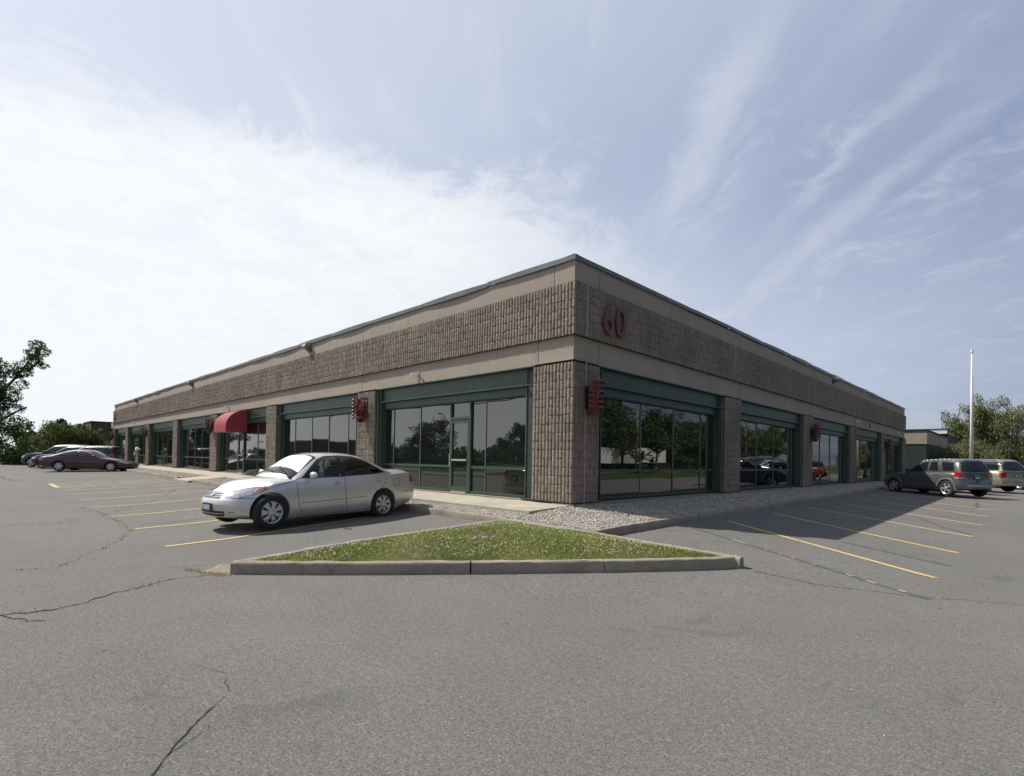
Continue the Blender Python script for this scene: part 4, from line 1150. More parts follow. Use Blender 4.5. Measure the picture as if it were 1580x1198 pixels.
    # glass
    for sd_ in 'LR':
        for nm, poly in D['windows']:
            q = B(); patch(tri, PX(poly), sd_, .008, 0, q, .05, .012 if D.get('see') else .035); 
            if q.f: q.build(nm, 'clearglass' if D.get('see') else D.get('sg', 'sideglass'), root, smooth=True)
        q = B(); patch(tri, PX(D['dlo']), sd_, .004, 0, q, .05, .05, holes=[PX(p) for _, p in D['windows']] if D.get('see') else ()); q.build('window_trim', 'black', root, smooth=True)
    q = B(); y_ = D['wsy']; a, c = D['ws']
    ws_poly = [(X(a), y_[0]), (X(a-.05), 0), (X(a), -y_[0]), (X(c), -y_[1]), (X(c-.03), 0), (X(c), y_[1])]
    patch(tri, ws_poly, 'T', .004, 0, q, .09, .05); wsn = q.build('windshield', 'carglass', root, smooth=True)
    if D.get('shade'):
        a2, c2 = a+.14, c-.07; q = B()
        for y0, y1 in ((.02, .97), (-.97, -.02)):
            patch(tri, [(X(a2+.02*abs(y0+y1)), y_[0]*y0*.97), (X(a2+.02*abs(y0+y1)), y_[0]*y1*.97), (X(c2), y_[1]*y1*.97), (X(c2), y_[1]*y0*.97)], 'T', .008, 0, q, .09, .03)
        q.build('sunshade', 'sunshade', wsn, smooth=True)
    a, c = D['rw']; y_ = D['rwy']
    if D.get('rwax', 'T') == 'T':
        q = B(); patch(tri, [(X(a), y_[0]), (X(a), -y_[0]), (X(c), -y_[1]), (X(c), y_[1])], 'T', .004, 0, q, .09, .05)
    else:
        q = B(); patch(tri, [(-y_[0], a), (y_[0], a), (y_[1], c), (-y_[1], c)], 'B', .006, 0, q, .08, .06)
    q.build('rear_window', 'carglass', root, smooth=True)
    # seams
    q = B()
    for sd_ in 'LR':
        for ln in D['seams']: seam(tri, PX(ln), sd_, .009, 0, q)
    for ln in D.get('topseams', []): seam(tri, [(X(s_), y_) for s_, y_ in ln], 'T', .008, 0, q); seam(tri, [(X(s_), -y_) for s_, y_ in ln], 'T', .008, 0, q)
    for ln in D.get('backseams', []): seam(tri, ln, 'B', .009, 0, q)
    q.build('panel_gap', 'black', body)
    for sd_ in 'LR':
        for z0, s0_, s1_ in D.get('mould', []):
            q = B(); patch(tri, PX([(s0_, z0-.022), (s1_, z0-.022+.035), (s1_, z0+.022+.035), (s0_, z0+.022)]), sd_, .012, 0, q, .1, .015)
            q.build('side_moulding', D.get('mouldmat', paint), root, smooth=True)
            q = B(); seam(tri, PX([(s0_, z0-.028), (s1_, z0+.007)]), sd_, .010, 0, q, .004); q.build('moulding_shadow_gap', 'black', body)
        for s_, z_ in D['handles']:
            h, nr_ = hit(tri, sd_, X(s_), z_)
            if h is None: continue
            sg = 1 if sd_ == 'L' else -1; q = B(); q.box(h.x-.085, h.x+.085, h.y+sg*.012, h.y+sg*.032, h.z-.014, h.z+.014); q.box(h.x-.07, h.x-.05, h.y, h.y+sg*.02, h.z-.012, h.z+.012); q.box(h.x+.05, h.x+.07, h.y, h.y+sg*.02, h.z-.012, h.z+.012)
            hd = q.build('door_handle', paint, root, bevel=.004); 
            q = B(); patch(tri, [(h.x-.055, h.z-.028), (h.x+.055, h.z-.028), (h.x+.055, h.z+.028), (h.x-.055, h.z+.028)], sd_, .003, 0, q, .06, .02); q.build('handle_recess', 'trim', hd)
        # mirror
        s_, z_ = D['mirror']; h, nr_ = hit(tri, sd_, X(s_), z_-.06); sg = 1 if sd_ == 'L' else -1
        if h is not None:
            q = B(); vs = []; n1 = 7
            for j in range(n1):
                t_ = j/(n1-1); ph = math.pi*t_
                for i in range(14):
                    a_ = 2*math.pi*i/14; ee = lambda v: math.copysign(abs(v)**.6, v)
                    vs.append((h.x+.0+.055*ee(math.cos(a_))*max(.05, math.sin(ph)**.5)-.0, h.y+sg*(.03+.235*t_), z_+.035+.075*ee(math.sin(a_))*max(.05, math.sin(ph)**.5)))
            q.add(vs, [(j*14+i, j*14+(i+1) % 14, (j+1)*14+(i+1) % 14, (j+1)*14+i) for j in range(n1-1) for i in range(14)])
            q.build('mirror', D.get('mirmat', paint), root, smooth=True)
    # lamps, grille, bumper
    for nm, mt, ax, poly, off, rn, bul in D['lamps']:
        sides = [1, -1] if ax in 'FB' else [1]
        if ax in 'DE':
            for sd_ in (ax+'L', ax+'R'):
                q = B(); patch(tri, poly, sd_, off, 0, q, .04, rn, bul, .2)
                if q.f: q.build(nm, mt, root, smooth=True)
            continue
        if ax == 'S':
            for sd_ in 'LR':
                q = B(); patch(tri, PX(poly), sd_, off, 0, q, .05, rn, bul, .26)
                if q.f: q.build(nm, mt, root, smooth=True)
            continue
        for sg in (sides if min(p[0] for p in poly) >= 0 else [1]):
            q = B(); patch(tri, [(p[0]*sg, p[1]) for p in poly] if ax != 'T' else [(X(p[0]), p[1]*sg) for p in poly], ax, off, 0, q, .05, rn, bul, .5)
            if q.f: q.build(nm, mt, root, smooth=True)
    for ax, u, v, wd, hg in D['plates']:
        h, nr_ = hit(tri, ax, u, v); sg = 1 if ax == 'F' else -1
        q = B(); q.box(h.x, h.x+sg*.022, u-wd/2, u+wd/2, v-hg/2, v+hg/2); pl_ = q.build('licence_plate', 'plate', root)
        q = B(); q.box(h.x+sg*.022, h.x+sg*.025, u-wd*.40, u+wd*.40, v-hg*.26, v+hg*.30); q.build('plate_centre', 'platew', pl_)
    if D.get('rack'):
        s0_, s1_, yr, z_ = D['rack']
        for sg in (1, -1):
            q = B(); pts = []
            for k in range(9):
                t_ = k/8; s_ = s0_+(s1_-s0_)*t_; h, _ = hit(tri, 'T', X(s_), sg*yr); pts.append((X(s_), sg*yr, h.z+(.055 if 0 < k < 8 else .0)))
            q.path(pts, [.016]*9, 8); q.build('roof_rail', D.get('rackmat', 'trim'), root, smooth=True)
    if D.get('flare'):
        for ws in (fo, fo+wb):
            for sd_ in (1, -1):
                q = B(); N = 22; vs = []; R0_, R1_ = D['wr']+.035, D['wr']+.125
                for i in range(N+1):
                    a_ = math.radians(-12+204*i/N)
                    for rr, ly in ((R0_, -.05), (R0_, .022), ((R0_+R1_)/2, .030), (R1_, .014), (R1_, -.05)):
                        vs.append((X(ws)+rr*math.cos(a_), sd_*(W/2*.985+ly), D['wr']+.015+rr*math.sin(a_)))
                q.add(vs, [(5*i+k, 5*i+5+k, 5*i+6+k, 5*i+1+k) for i in range(N) for k in range(4)])
                q.build('wheel_arch_trim', D['flare'], root, angle=50)
    for ws in (fo, fo+wb):
        for sd_ in (1, -1): wheel(root, X(ws), sd_*(W/2-.115), D['wr'], sd_, D['wheel'])
    if D.get('see'):
        for sx, ys, w_, h_ in ((2.42, (.38, -.38), .24, 1.20), (3.28, (.36, -.36), .30, 1.13)):
            for y_ in ys:
                q = B(); q.add([(X(sx-.10), y_-w_, .9), (X(sx-.10), y_+w_, .9), (X(sx+.04), y_+w_, .9), (X(sx+.04), y_-w_, .9), (X(sx+.04), y_-w_*.8, h_), (X(sx+.04), y_+w_*.8, h_), (X(sx+.13), y_+w_*.8, h_), (X(sx+.13), y_-w_*.8, h_)],
                      [(0, 1, 5, 4), (2, 3, 7, 6), (0, 4, 7, 3), (1, 2, 6, 5), (4, 5, 6, 7), (0, 3, 2, 1)]); st_ = q.build('seat', 'seatcloth', root, bevel=.03, smooth=True)
                q = B(); q.box(X(sx+.14), X(sx+.04), y_-.13, y_+.13, h_+.01, h_+.15); q.build('headrest', 'seatcloth', st_, bevel=.03, smooth=True)
        q = B(); q.box(X(1.78), X(1.25), -.68, .68, .93, 1.0); q.build('dashboard', 'black', root, bevel=.02)
        q = B(); N = 20; q.path([Vector((X(1.86)+.05*math.sin(a*6.283/N), .38+.18*math.cos(a*6.283/N), 1.0+.16*math.sin(a*6.283/N))) for a in range(N+1)], [.014]*(N+1), 6); q.build('steering_wheel', 'black', root)
    if D.get('wipers'):
        q = B(); s_ = D['ws'][0]
        for y0, y1 in ((.62, .10), (.02, -.50)):
            pts = []
            for k in range(7):
                t_ = k/6; yy_ = y0+(y1-y0)*t_; h, _ = hit(tri, 'T', X(s_-.01+.10*t_), yy_)
                if h is not None: pts.append((h.x, h.y, h.z+.028))
            q.path(pts, [.009]*len(pts), 6)
        q.build('wiper', 'black', root)
    return root
CACHE = {}

SEDAN = dict(key='sedan', cat='car', L=4.70, W=1.80, H=1.50, wb=2.72, fo=.79, pcF=.50, wr=.325, wheel='cover', tumble=.24, nexp=4.6, shade=True, wipers=True, see=True,
  deck=[(0, .70), (.06, .77), (.2, .83), (.5, .90), (.9, .96), (1.2, .99), (1.4, 1.0), (3.5, 1.05), (3.85, 1.10), (4.1, 1.125), (4.60, 1.12), (4.68, 1.09), (4.74, 1.02)],
  shoulder=[(0, .64), (.1, .70), (.35, .77), (.8, .865), (1.25, .92), (2.0, .935), (2.9, .965), (3.7, 1.015), (4.4, 1.045), (4.74, .99)],
  bottom=[(0, .24), (.25, .19), (.6, .17), (1.4, .165), (3.4, .175), (4.05, .20), (4.55, .30), (4.74, .38)],
  plan=[(0, .70), (.1, .80), (.25, .88), (.5, .945), (.9, .985), (1.5, 1.0), (3.3, 1.0), (3.9, .985), (4.35, .93), (4.6, .88), (4.74, .80)],
  nose=[(.16, .13), (.26, .05), (.40, .0), (.52, .0), (.58, .04), (.66, .13), (.75, .26)],
  tail=[(.3, .10), (.45, .0), (.62, .0), (.72, .04), (.95, .05), (1.08, .07)],
  green=[(1.10, .97), (1.45, 1.18), (1.77, 1.385), (1.94, 1.45), (2.15, 1.487), (2.5, 1.50), (2.82, 1.492), (3.12, 1.45), (3.45, 1.32), (3.75, 1.19), (4.0, 1.09)],
  belt=[(1.1, .93), (2.0, .945), (2.8, .975), (3.7, 1.02), (4.1, 1.035)],
  dlo=[(1.44, .955), (1.60, 1.09), (1.90, 1.335), (2.12, 1.418), (2.5, 1.438), (2.85, 1.42), (3.12, 1.35), (3.62, 1.07), (3.3, 1.03), (2.4, .98)],
  windows=[('side_window', [(1.60, .985), (1.94, 1.29), (2.14, 1.385), (2.37, 1.40), (2.39, 1.0)]),
           ('side_window', [(2.50, 1.005), (2.49, 1.40), (2.84, 1.385), (3.07, 1.32), (3.11, 1.03)]),
           ('quarter_window', [(3.16, 1.035), (3.14, 1.285), (3.50, 1.07)])],
  ws=(1.29, 1.95), wsy=(.70, .53), rw=(3.18, 3.80), rwy=(.50, .60),
  seams=[[(1.33, .93), (1.31, .80), (1.35, .45), (1.42, .26), (1.50, .215)], [(2.44, .99), (2.45, .6), (2.49, .25)], [(1.5, .215), (2.5, .225), (3.05, .235), (3.16, .32), (3.34, .62), (3.50, .78), (3.62, .93), (3.60, 1.03)],
         [(.18, .60), (.40, .60), (.56, .61)], [(4.12, .60), (4.40, .605), (4.66, .63)], [(3.80, .75), (3.80, .90), (3.84, .92), (3.98, .92), (4.02, .90), (4.02, .77), (3.98, .74), (3.84, .74), (3.80, .76)], [(1.33, .93), (1.50, .99)], [(.58, .74), (1.0, .85), (1.33, .93)]],
  topseams=[[(.30, .62), (.6, .72), (1.0, .765), (1.25, .78)], [(3.95, .70), (4.3, .72), (4.58, .68)]],
  backseams=[[(-.55, .62), (-.6, .75), (-.62, .95)], [(.55, .62), (.6, .75), (.62, .95)], [(-.55, .62), (.55, .62)]],
  mould=[(.50, 1.42, 2.42), (.535, 2.47, 3.02)], handles=[(2.26, .85), (3.36, .90)], mirror=(1.60, .985), datum=.05,
  lamps=[('headlight', 'lamp', 'D', [(1.16, .60), (.90, .60), (.61, .67), (.34, .79), (.37, .82), (.68, .80), (.95, .76), (1.14, .70)], .007, .03, .004),
         ('indicator', 'amber', 'D', [(.60, .70), (.46, .75), (.41, .79), (.52, .78), (.64, .74)], .013, .02, 0),
         ('grille', 'black', 'F', [(-.31, .585), (.31, .585), (.36, .70), (-.36, .70)], .005, .03, 0),
         ('grille_bar', 'chrome', 'F', [(-.33, .605), (.33, .605), (.335, .613), (-.335, .613)], .014, 0, 0),
         ('grille_bar', 'chrome', 'F', [(-.35, .638), (.35, .638), (.355, .646), (-.355, .646)], .014, 0, 0),
         ('grille_bar', 'chrome', 'F', [(-.36, .672), (.36, .672), (.365, .682), (-.365, .682)], .014, 0, 0),
         ('badge', 'chrome', 'F', [(-.055, .615), (.055, .615), (.055, .67), (-.055, .67)], .02, .03, 0),
         ('air_intake', 'black', 'F', [(-.42, .26), (.42, .26), (.44, .36), (-.44, .36)], .004, .02, 0),
         ('intake_bar', 'silver', 'F', [(-.42, .305), (.42, .305), (.42, .32), (-.42, .32)], .010, 0, 0),
         ('fog_recess', 'trim', 'F', [(.50, .275), (.72, .285), (.74, .35), (.52, .345)], .004, .03, 0),
         ('fog_cover', 'silver', 'F', [(.52, .285), (.70, .295), (.71, .34), (.54, .335)], .010, .03, 0),
         ('taillight', 'taillamp', 'E', [(-1.02, .83), (-1.47, .80), (-1.47, 1.02), (-1.07, 1.035)], .007, .03, .004)],
  plates=[('F', .02, .42, .31, .155), ('B', 0, .80, .31, .155)])
def variant(base, **kw):
    d = dict(base); d.update(kw); return d
SUV = dict(key='suv', cat='car', L=4.36, W=1.82, H=1.71, wb=2.71, fo=.93, wr=.352, wheel='five', tumble=.20, nexp=4.8, sg='carglass', gcR=.12,
  deck=[(0, .80), (.08, .88), (.25, .95), (.8, 1.01), (1.2, 1.06), (1.5, 1.08), (4.0, 1.10), (4.5, 1.08), (4.6, 1.02)],
  shoulder=[(0, .74), (.2, .85), (.6, .92), (1.3, .99), (2.5, 1.02), (3.9, 1.05), (4.6, 1.02)],
  bottom=[(0, .33), (.3, .26), (1.0, .25), (3.6, .26), (4.3, .30), (4.6, .36)],
  plan=[(0, .76), (.1, .85), (.25, .91), (.5, .96), (.9, .99), (1.5, 1.0), (3.6, 1.0), (4.2, .98), (4.45, .95), (4.6, .91)],
  nose=[(.25, .12), (.4, .03), (.5, .0), (.62, .0), (.75, .03), (.88, .10)],
  tail=[(.34, .05), (.42, .0), (.60, .0), (.66, .07), (.8, .10), (1.1, .14)],
  green=[(1.22, 1.03), (1.6, 1.28), (1.95, 1.50), (2.15, 1.60), (2.5, 1.66), (3.0, 1.69), (3.6, 1.69), (4.1, 1.67), (4.26, 1.64), (4.34, 1.54), (4.43, 1.30), (4.52, 1.04)],
  belt=[(1.2, 1.0), (2.0, 1.03), (3.0, 1.05), (4.5, 1.06)],
  dlo=[(1.66, 1.06), (2.12, 1.46), (2.30, 1.54), (3.0, 1.575), (3.6, 1.56), (3.98, 1.53), (4.13, 1.10), (3.0, 1.08)],
  windows=[('side_window', [(1.82, 1.10), (2.18, 1.42), (2.34, 1.50), (2.62, 1.53), (2.66, 1.11)]), ('side_window', [(2.76, 1.12), (2.74, 1.535), (3.05, 1.54), (3.22, 1.12)]),
           ('quarter_window', [(3.46, 1.13), (3.24, 1.54), (3.60, 1.53), (3.92, 1.50), (4.04, 1.14)])],
  ws=(1.42, 2.12), wsy=(.70, .58), rw=(1.10, 1.58), rwy=(.72, .60), rwax='B',
  seams=[[(1.42, 1.0), (1.42, .5), (1.55, .32)], [(2.70, 1.09), (2.72, .34)], [(3.32, 1.09), (3.34, .95), (3.20, .70), (3.12, .45), (3.10, .34)], [(1.5, .33), (3.1, .34)], [(4.1, .62), (4.5, .62)]],
  backseams=[[(-.62, .62), (-.74, .8), (-.76, 1.05)], [(.62, .62), (.74, .8), (.76, 1.05)], [(-.62, .62), (.62, .62)]],
  mould=[], handles=[(2.52, .93), (3.15, .96)], mirror=(1.74, 1.10), mirmat='black', flare='mgrey', rack=(2.1, 3.95, .60, 1.7), rackmat='alu',
  lamps=[('headlight', 'lamp', 'S', [(.12, .66), (.50, .70), (.55, .82), (.2, .82)], .006, .03, .004), ('headlight', 'lamp', 'F', [(.45, .66), (.82, .68), (.82, .82), (.5, .80)], .006, .03, .004),
         ('grille', 'black', 'F', [(-.36, .62), (.36, .62), (.40, .80), (-.40, .80)], .005, .03, 0), ('air_intake', 'black', 'F', [(-.5, .36), (.5, .36), (.45, .48), (-.45, .48)], .005, .03, 0),
         ('taillight', 'taillamp', 'E', [(-.60, .88), (-.90, .86), (-.90, 1.12), (-.62, 1.14)], .007, .03, .004),
         ('reversing_light', 'lamp', 'E', [(-.60, .81), (-.90, .79), (-.90, .845), (-.60, .865)], .007, .01, 0),
         ('tailgate_trim', 'chrome', 'B', [(-.34, .945), (.34, .945), (.30, .99), (-.30, .99)], .012, .02, 0),
         ('rear_step', 'alu', 'B', [(-.56, .48), (.56, .48), (.56, .545), (-.56, .545)], .012, .02, 0),
         ('tow_hatch', 'black', 'B', [(-.08, .66), (.08, .66), (.08, .74), (-.08, .74)], .008, .01, 0)],
  plates=[('B', .0, .85, .31, .155)])
SUV0 = SUV
LOWSEDAN = variant(SEDAN, see=False, pcF=.30, key='lowsedan', L=5.25, W=1.88, H=1.42, wb=2.87, fo=1.08, wheel='six', shade=False, wipers=False, sg='sideglass',
  deck=[(0, .55), (.1, .62), (.3, .70), (.7, .78), (1.2, .87), (1.45, .91), (1.7, .93), (4.0, 1.0), (4.5, 1.02), (5.0, .995), (5.15, .96), (5.25, .88)],
  shoulder=[(0, .50), (.3, .62), (.9, .76), (1.5, .84), (3.0, .90), (4.4, .93), (5.25, .86)],
  bottom=[(0, .24), (.3, .19), (1.0, .17), (4.0, .18), (4.9, .28), (5.25, .36)],
  plan=[(0, .62), (.12, .76), (.3, .86), (.6, .94), (1.0, .985), (1.6, 1.0), (3.9, 1.0), (4.5, .97), (4.9, .92), (5.25, .82)],
  nose=[(.16, .12), (.3, .03), (.42, .0), (.5, .02), (.62, .14), (.7, .24)],
  green=[(1.35, .86), (1.8, 1.10), (2.2, 1.295), (2.5, 1.375), (2.9, 1.412), (3.3, 1.40), (3.7, 1.33), (4.1, 1.20), (4.5, 1.06), (4.75, .97)],
  belt=[(1.3, .87), (2.2, .89), (3.2, .92), (4.3, .955), (4.7, .97)],
  dlo=[(1.95, .925), (2.3, 1.17), (2.6, 1.30), (3.0, 1.335), (3.4, 1.32), (3.8, 1.225), (4.25, 1.02), (3.9, .985), (2.9, .945)],
  windows=[('side_window', [(2.08, .955), (2.4, 1.19), (2.64, 1.275), (2.95, 1.30), (2.98, .965)]), ('side_window', [(3.08, .97), (3.06, 1.30), (3.38, 1.285), (3.75, 1.20), (4.05, 1.05), (3.9, 1.005)])],
  ws=(1.62, 2.38), wsy=(.72, .53), rw=(3.75, 4.5), rwy=(.50, .62),
  seams=[[(1.62, .86), (1.62, .5), (1.75, .25)], [(3.02, .93), (3.05, .26)], [(1.75, .24), (3.6, .25), (3.75, .5), (4.1, .8), (4.25, .96)], [(.2, .5), (.6, .52)], [(4.6, .56), (5.15, .58)]],
  topseams=[], backseams=[], mould=[(.48, 1.7, 2.98), (.515, 3.08, 3.7)], handles=[(2.85, .83), (3.95, .87)], mirror=(2.0, .96),
  lamps=[('headlight', 'lamp', 'S', [(.18, .50), (.55, .58), (.78, .68), (.60, .68), (.25, .60)], .006, .03, .003), ('headlight', 'lamp', 'F', [(.42, .49), (.84, .52), (.84, .60), (.5, .58)], .006, .03, .003),
         ('air_intake', 'black', 'F', [(-.6, .27), (.6, .27), (.55, .37), (-.55, .37)], .005, .03, 0),
         ('taillight', 'taillamp', 'S', [(4.85, .70), (5.12, .70), (5.14, .86), (4.95, .88)], .006, .03, .003), ('taillight', 'taillamp', 'B', [(.42, .70), (.88, .70), (.88, .86), (.45, .86)], .006, .03, .003)],
  plates=[('B', 0, .70, .31, .155)])
BIGSUV = variant(SUV0, key='bigsuv', L=4.87, W=1.89, H=1.80, wb=2.87, fo=.93, wr=.37,
  green=[(1.28, 1.10), (1.6, 1.32), (1.95, 1.58), (2.15, 1.70), (2.5, 1.77), (3.2, 1.80), (4.0, 1.785), (4.42, 1.755), (4.56, 1.70), (4.64, 1.55), (4.72, 1.3), (4.78, 1.12)],
  deck=[(0, .88), (.08, .98), (.25, 1.05), (.8, 1.10), (1.3, 1.14), (4.5, 1.16), (4.87, 1.12)],
  shoulder=[(0, .82), (.2, .94), (.6, 1.01), (1.3, 1.06), (4.2, 1.12), (4.87, 1.08)],
  plan=[(0, .78), (.1, .87), (.25, .92), (.5, .96), (.9, .99), (1.5, 1.0), (4.0, 1.0), (4.5, .98), (4.7, .96), (4.87, .92)],
  belt=[(1.2, 1.07), (4.87, 1.12)],
  dlo=[(1.72, 1.13), (2.1, 1.50), (2.3, 1.62), (3.2, 1.685), (4.3, 1.65), (4.52, 1.60), (4.55, 1.18), (3.0, 1.15)],
  windows=[('side_window', [(1.86, 1.17), (2.18, 1.50), (2.34, 1.59), (2.72, 1.62), (2.74, 1.18)]), ('side_window', [(2.84, 1.19), (2.82, 1.63), (3.45, 1.635), (3.5, 1.2)]),
           ('quarter_window', [(3.62, 1.21), (3.60, 1.63), (4.32, 1.61), (4.46, 1.56), (4.48, 1.22)])],
  ws=(1.48, 2.14), wsy=(.72, .60), rw=(1.17, 1.66), rwy=(.74, .64), rwax='B', rack=(2.3, 4.3, .62, 1.8), rackmat='black', flare=None,
  seams=[[(1.46, 1.08), (1.46, .5), (1.6, .32)], [(2.78, 1.16), (2.80, .34)], [(3.58, 1.16), (3.56, .9), (3.42, .6), (3.40, .34)], [(1.6, .33), (3.4, .34)], [(4.3, .62), (4.8, .62)]],
  handles=[(2.6, 1.0), (3.4, 1.02)], mirror=(1.78, 1.18),
  lamps=[('headlight', 'lamp', 'S', [(.12, .72), (.40, .74), (.45, .90), (.15, .90)], .006, .03, .004), ('headlight', 'lamp', 'F', [(.48, .72), (.84, .73), (.84, .90), (.5, .88)], .006, .03, .004),
         ('grille', 'black', 'F', [(-.40, .66), (.40, .66), (.42, .88), (-.42, .88)], .005, .03, 0), ('grille_bar', 'chrome', 'F', [(-.44, .76), (.44, .76), (.44, .80), (-.44, .80)], .012, .01, 0),
         ('taillight', 'taillamp', 'E', [(-.94, .80), (-1.24, .80), (-1.26, 1.0), (-1.16, 1.14), (-.97, 1.14)], .007, .05, .004),
         ('bumper_step', 'trim', 'B', [(-.6, .585), (.6, .585), (.6, .62), (-.6, .62)], .010, .01, 0), ('step_plate', 'lamp', 'B', [(-.8, .48), (-.5, .48), (-.5, .58), (-.8, .58)], .010, .01, 0)],
  plates=[('B', -.02, .90, .31, .155)])
def squeeze(D, s0, k):
    f = lambda q: q if q < s0 else s0+(q-s0)*k
    for key_ in ('deck', 'shoulder', 'bottom', 'plan', 'green', 'belt', 'dlo'): D[key_] = [(f(a), c) for a, c in D[key_]]
    D['windows'] = [(n_, [(f(a), c) for a, c in p]) for n_, p in D['windows']]; D['seams'] = [[(f(a), c) for a, c in p] for p in D['seams']]
    r_ = D['rack']; D['rack'] = (r_[0], f(r_[1]), r_[2], r_[3])
squeeze(SUV, 3.4, .80)
def put(D, name, label, paint, x, y, deg, group='cars parked in the lot', dz=.0):
    return make_car(D, name, label, paint, (x, y, G(x, y)+dz), math.radians(deg), group)
put(SEDAN, 'parked_sedan', 'silver four door sedan with a sunshade behind its windshield, parked nearest the corner', 'silver', -3.86, -4.44, -81.1, dz=.004)
put(SUV, 'parked_suv', 'dark grey crossover with roof rails, half in the shadow of the building', 'dgrey', 4.246, 22.2, 142.6)
put(variant(SEDAN, shade=False, wipers=False), 'parked_sedan', 'pale silver car mostly hidden between the dark grey crossover and the champagne one', 'silver', 3.75, 26.9, 142)
put(BIGSUV, 'parked_suv', 'champagne coloured wagon with a dark rear window, right of the dark grey crossover', 'gold', 4.9, 30.6, 146)
put(variant(BIGSUV, rack=None), 'parked_suv', 'dark red vehicle cut by the right edge of the photo', 'redp', 6.4, 38.5, 320)
put(LOWSEDAN, 'parked_sedan', 'maroon low sedan facing the building, nearest of the far left row', 'maroon', -36.3, -4.35, 58)
put(variant(SUV, wheel='six', flare=None), 'parked_wagon', 'maroon tall wagon half hidden behind the maroon sedan', 'maroon', -39.4, -4.2, 236)
put(variant(SUV, flare=None, rackmat='trim'), 'parked_suv', 'black crossover facing away from the building, second from the far end of the row', 'blackp', -43.0, -4.8, 236)
put(variant(BIGSUV, rack=None), 'parked_pickup', 'dark high bonneted truck at the far end of the left row', 'blackp', -46.6, -5.1, 236)

# ------------------------------------------------------------------ plants
def leaves(name, P, size, m, parent, up=None, aspect=.6):
    """one small bent leaf clump card per point"""
    P = np.asarray(P, float); n = len(P); sz = size*rng.uniform(.6, 1.4, n)
    a = rng.normal(0, 1, (n, 3)); 
    if up is not None: a = a*np.array([.35, .35, .2])+np.array([0, 0, -1.0])
    a /= np.linalg.norm(a, axis=1)[:, None]; b_ = rng.normal(0, 1, (n, 3)); b_ -= (b_*a).sum(1)[:, None]*a; b_ /= np.linalg.norm(b_, axis=1)[:, None]
    c = np.cross(a, b_)
    V = np.zeros((n, 4, 3)); l = sz[:, None]; w_ = sz[:, None]*aspect
    V[:, 0] = P-a*l*.5; V[:, 1] = P+b_*w_*.5+c*l*.08; V[:, 2] = P+a*l*.5; V[:, 3] = P-b_*w_*.5+c*l*.08
    return mesh_np(name, V.reshape(-1, 3), np.arange(n*4).reshape(n, 4), m, parent)
def make_tree(name, label, loc, h, r, mt, group=None, style='round', n=9000, lsize=.16, seed=1, cat='tree', base=.25, lobes=None, gap=.5):
    rr = random.Random(seed); g_ = np.random.default_rng(seed)
    o = empty(name, loc); tag(o, label, cat, group)
    tr = B(); tips = []
    lean = (rr.uniform(-.04, .04)*h, rr.uniform(-.04, .04)*h)
    top = .8*h if style != 'weep' else .78*h; N = 8; pts = []
    for i in range(N+1):
        t = i/N; pts.append(Vector((lean[0]*t+rr.uniform(-.02, .02)*h*t, lean[1]*t+rr.uniform(-.02, .02)*h*t, top*t)))
    tr.path(pts, [max(.02, .028*h*(1-.85*i/N)) for i in range(N+1)], 9)
    nl = 16 if style != 'pine' else 26
    for k in range(nl):
        t = base+(1-base)*(k+.5)/nl; ip = t*N; i0 = min(N-1, int(ip)); p = pts[i0].lerp(pts[i0+1], ip-i0)
        a = k*2.4+rr.uniform(-.5, .5)
        if style == 'pine': ln = r*(1.02-t)*1.15; el = rr.uniform(-.15, .2)
        else: ln = r*math.sqrt(max(.05, 1-(max(0, t-.45)/.62)**2))*rr.uniform(.65, 1.1); el = rr.uniform(.15, .8)
        q = [p]; d = Vector((math.cos(a)*math.cos(el), math.sin(a)*math.cos(el), math.sin(el)))
        for j in range(1, 5):
            d = (d+Vector((rr.uniform(-.25, .25), rr.uniform(-.25, .25), rr.uniform(-.1, .25) if style != 'weep' else -.12))).normalized(); q.append(q[-1]+d*ln/4)
        tr.path(q, [max(.012, .012*h*(1-t*.6)*(1-.2*j)) for j in range(5)], 5)
        for j in (2, 3, 4): tips.append((q[j], j))
        for j in (2, 3, 4):
            for _ in range(2):
                d2 = Vector((rr.uniform(-1, 1), rr.uniform(-1, 1), rr.uniform(-.3, .8))).normalized(); e = q[j]+d2*ln*rr.uniform(.18, .4); tr.tube(q[j], e, .02, .008, 4, caps=False); tips.append((e, 5))
    tr.build('trunk', 'bark', o, smooth=True)
    C = []
    if lobes:
        for (lx, ly, lz, lr, wt) in lobes: C.append((Vector((lx, ly, lz)), lr, wt))
    for p, j in tips: C.append((p, r*rr.uniform(.13, .27), 1))
    tot = sum(c[2]*c[1]**2 for c in C); P = []
    for c, cr_, wt in C:
        k = max(6, int(n*wt*cr_**2/tot))
        q = g_.normal(0, 1, (k, 3)); q /= np.linalg.norm(q, axis=1)[:, None]; rad = cr_*g_.uniform(.35, 1.0, k)**.6
        q = q*rad[:, None]*np.array([1, 1, .75])
        if style == 'weep':
            q[:, 2] -= g_.exponential(1.0, k)*cr_*1.1
            q[:, :2] *= .8
        P.append(q+np.array(c))
    P = np.concatenate(P); P = P[P[:, 2] > .12]
    # break the surface up: drop leaves inside noisy pockets
    f = np.sin(P[:, 0]*2.7/r*2.2+seed)+np.sin(P[:, 1]*2.9/r*2.2+2*seed)+np.sin(P[:, 2]*3.1/r*2.2+P[:, 0]*1.7)
    P = P[f > -1.9+gap*.6]
    leaves('crown', P, lsize, mt, o, up=1 if style == 'weep' else None, aspect=.32 if style == 'weep' else .62)
    return o
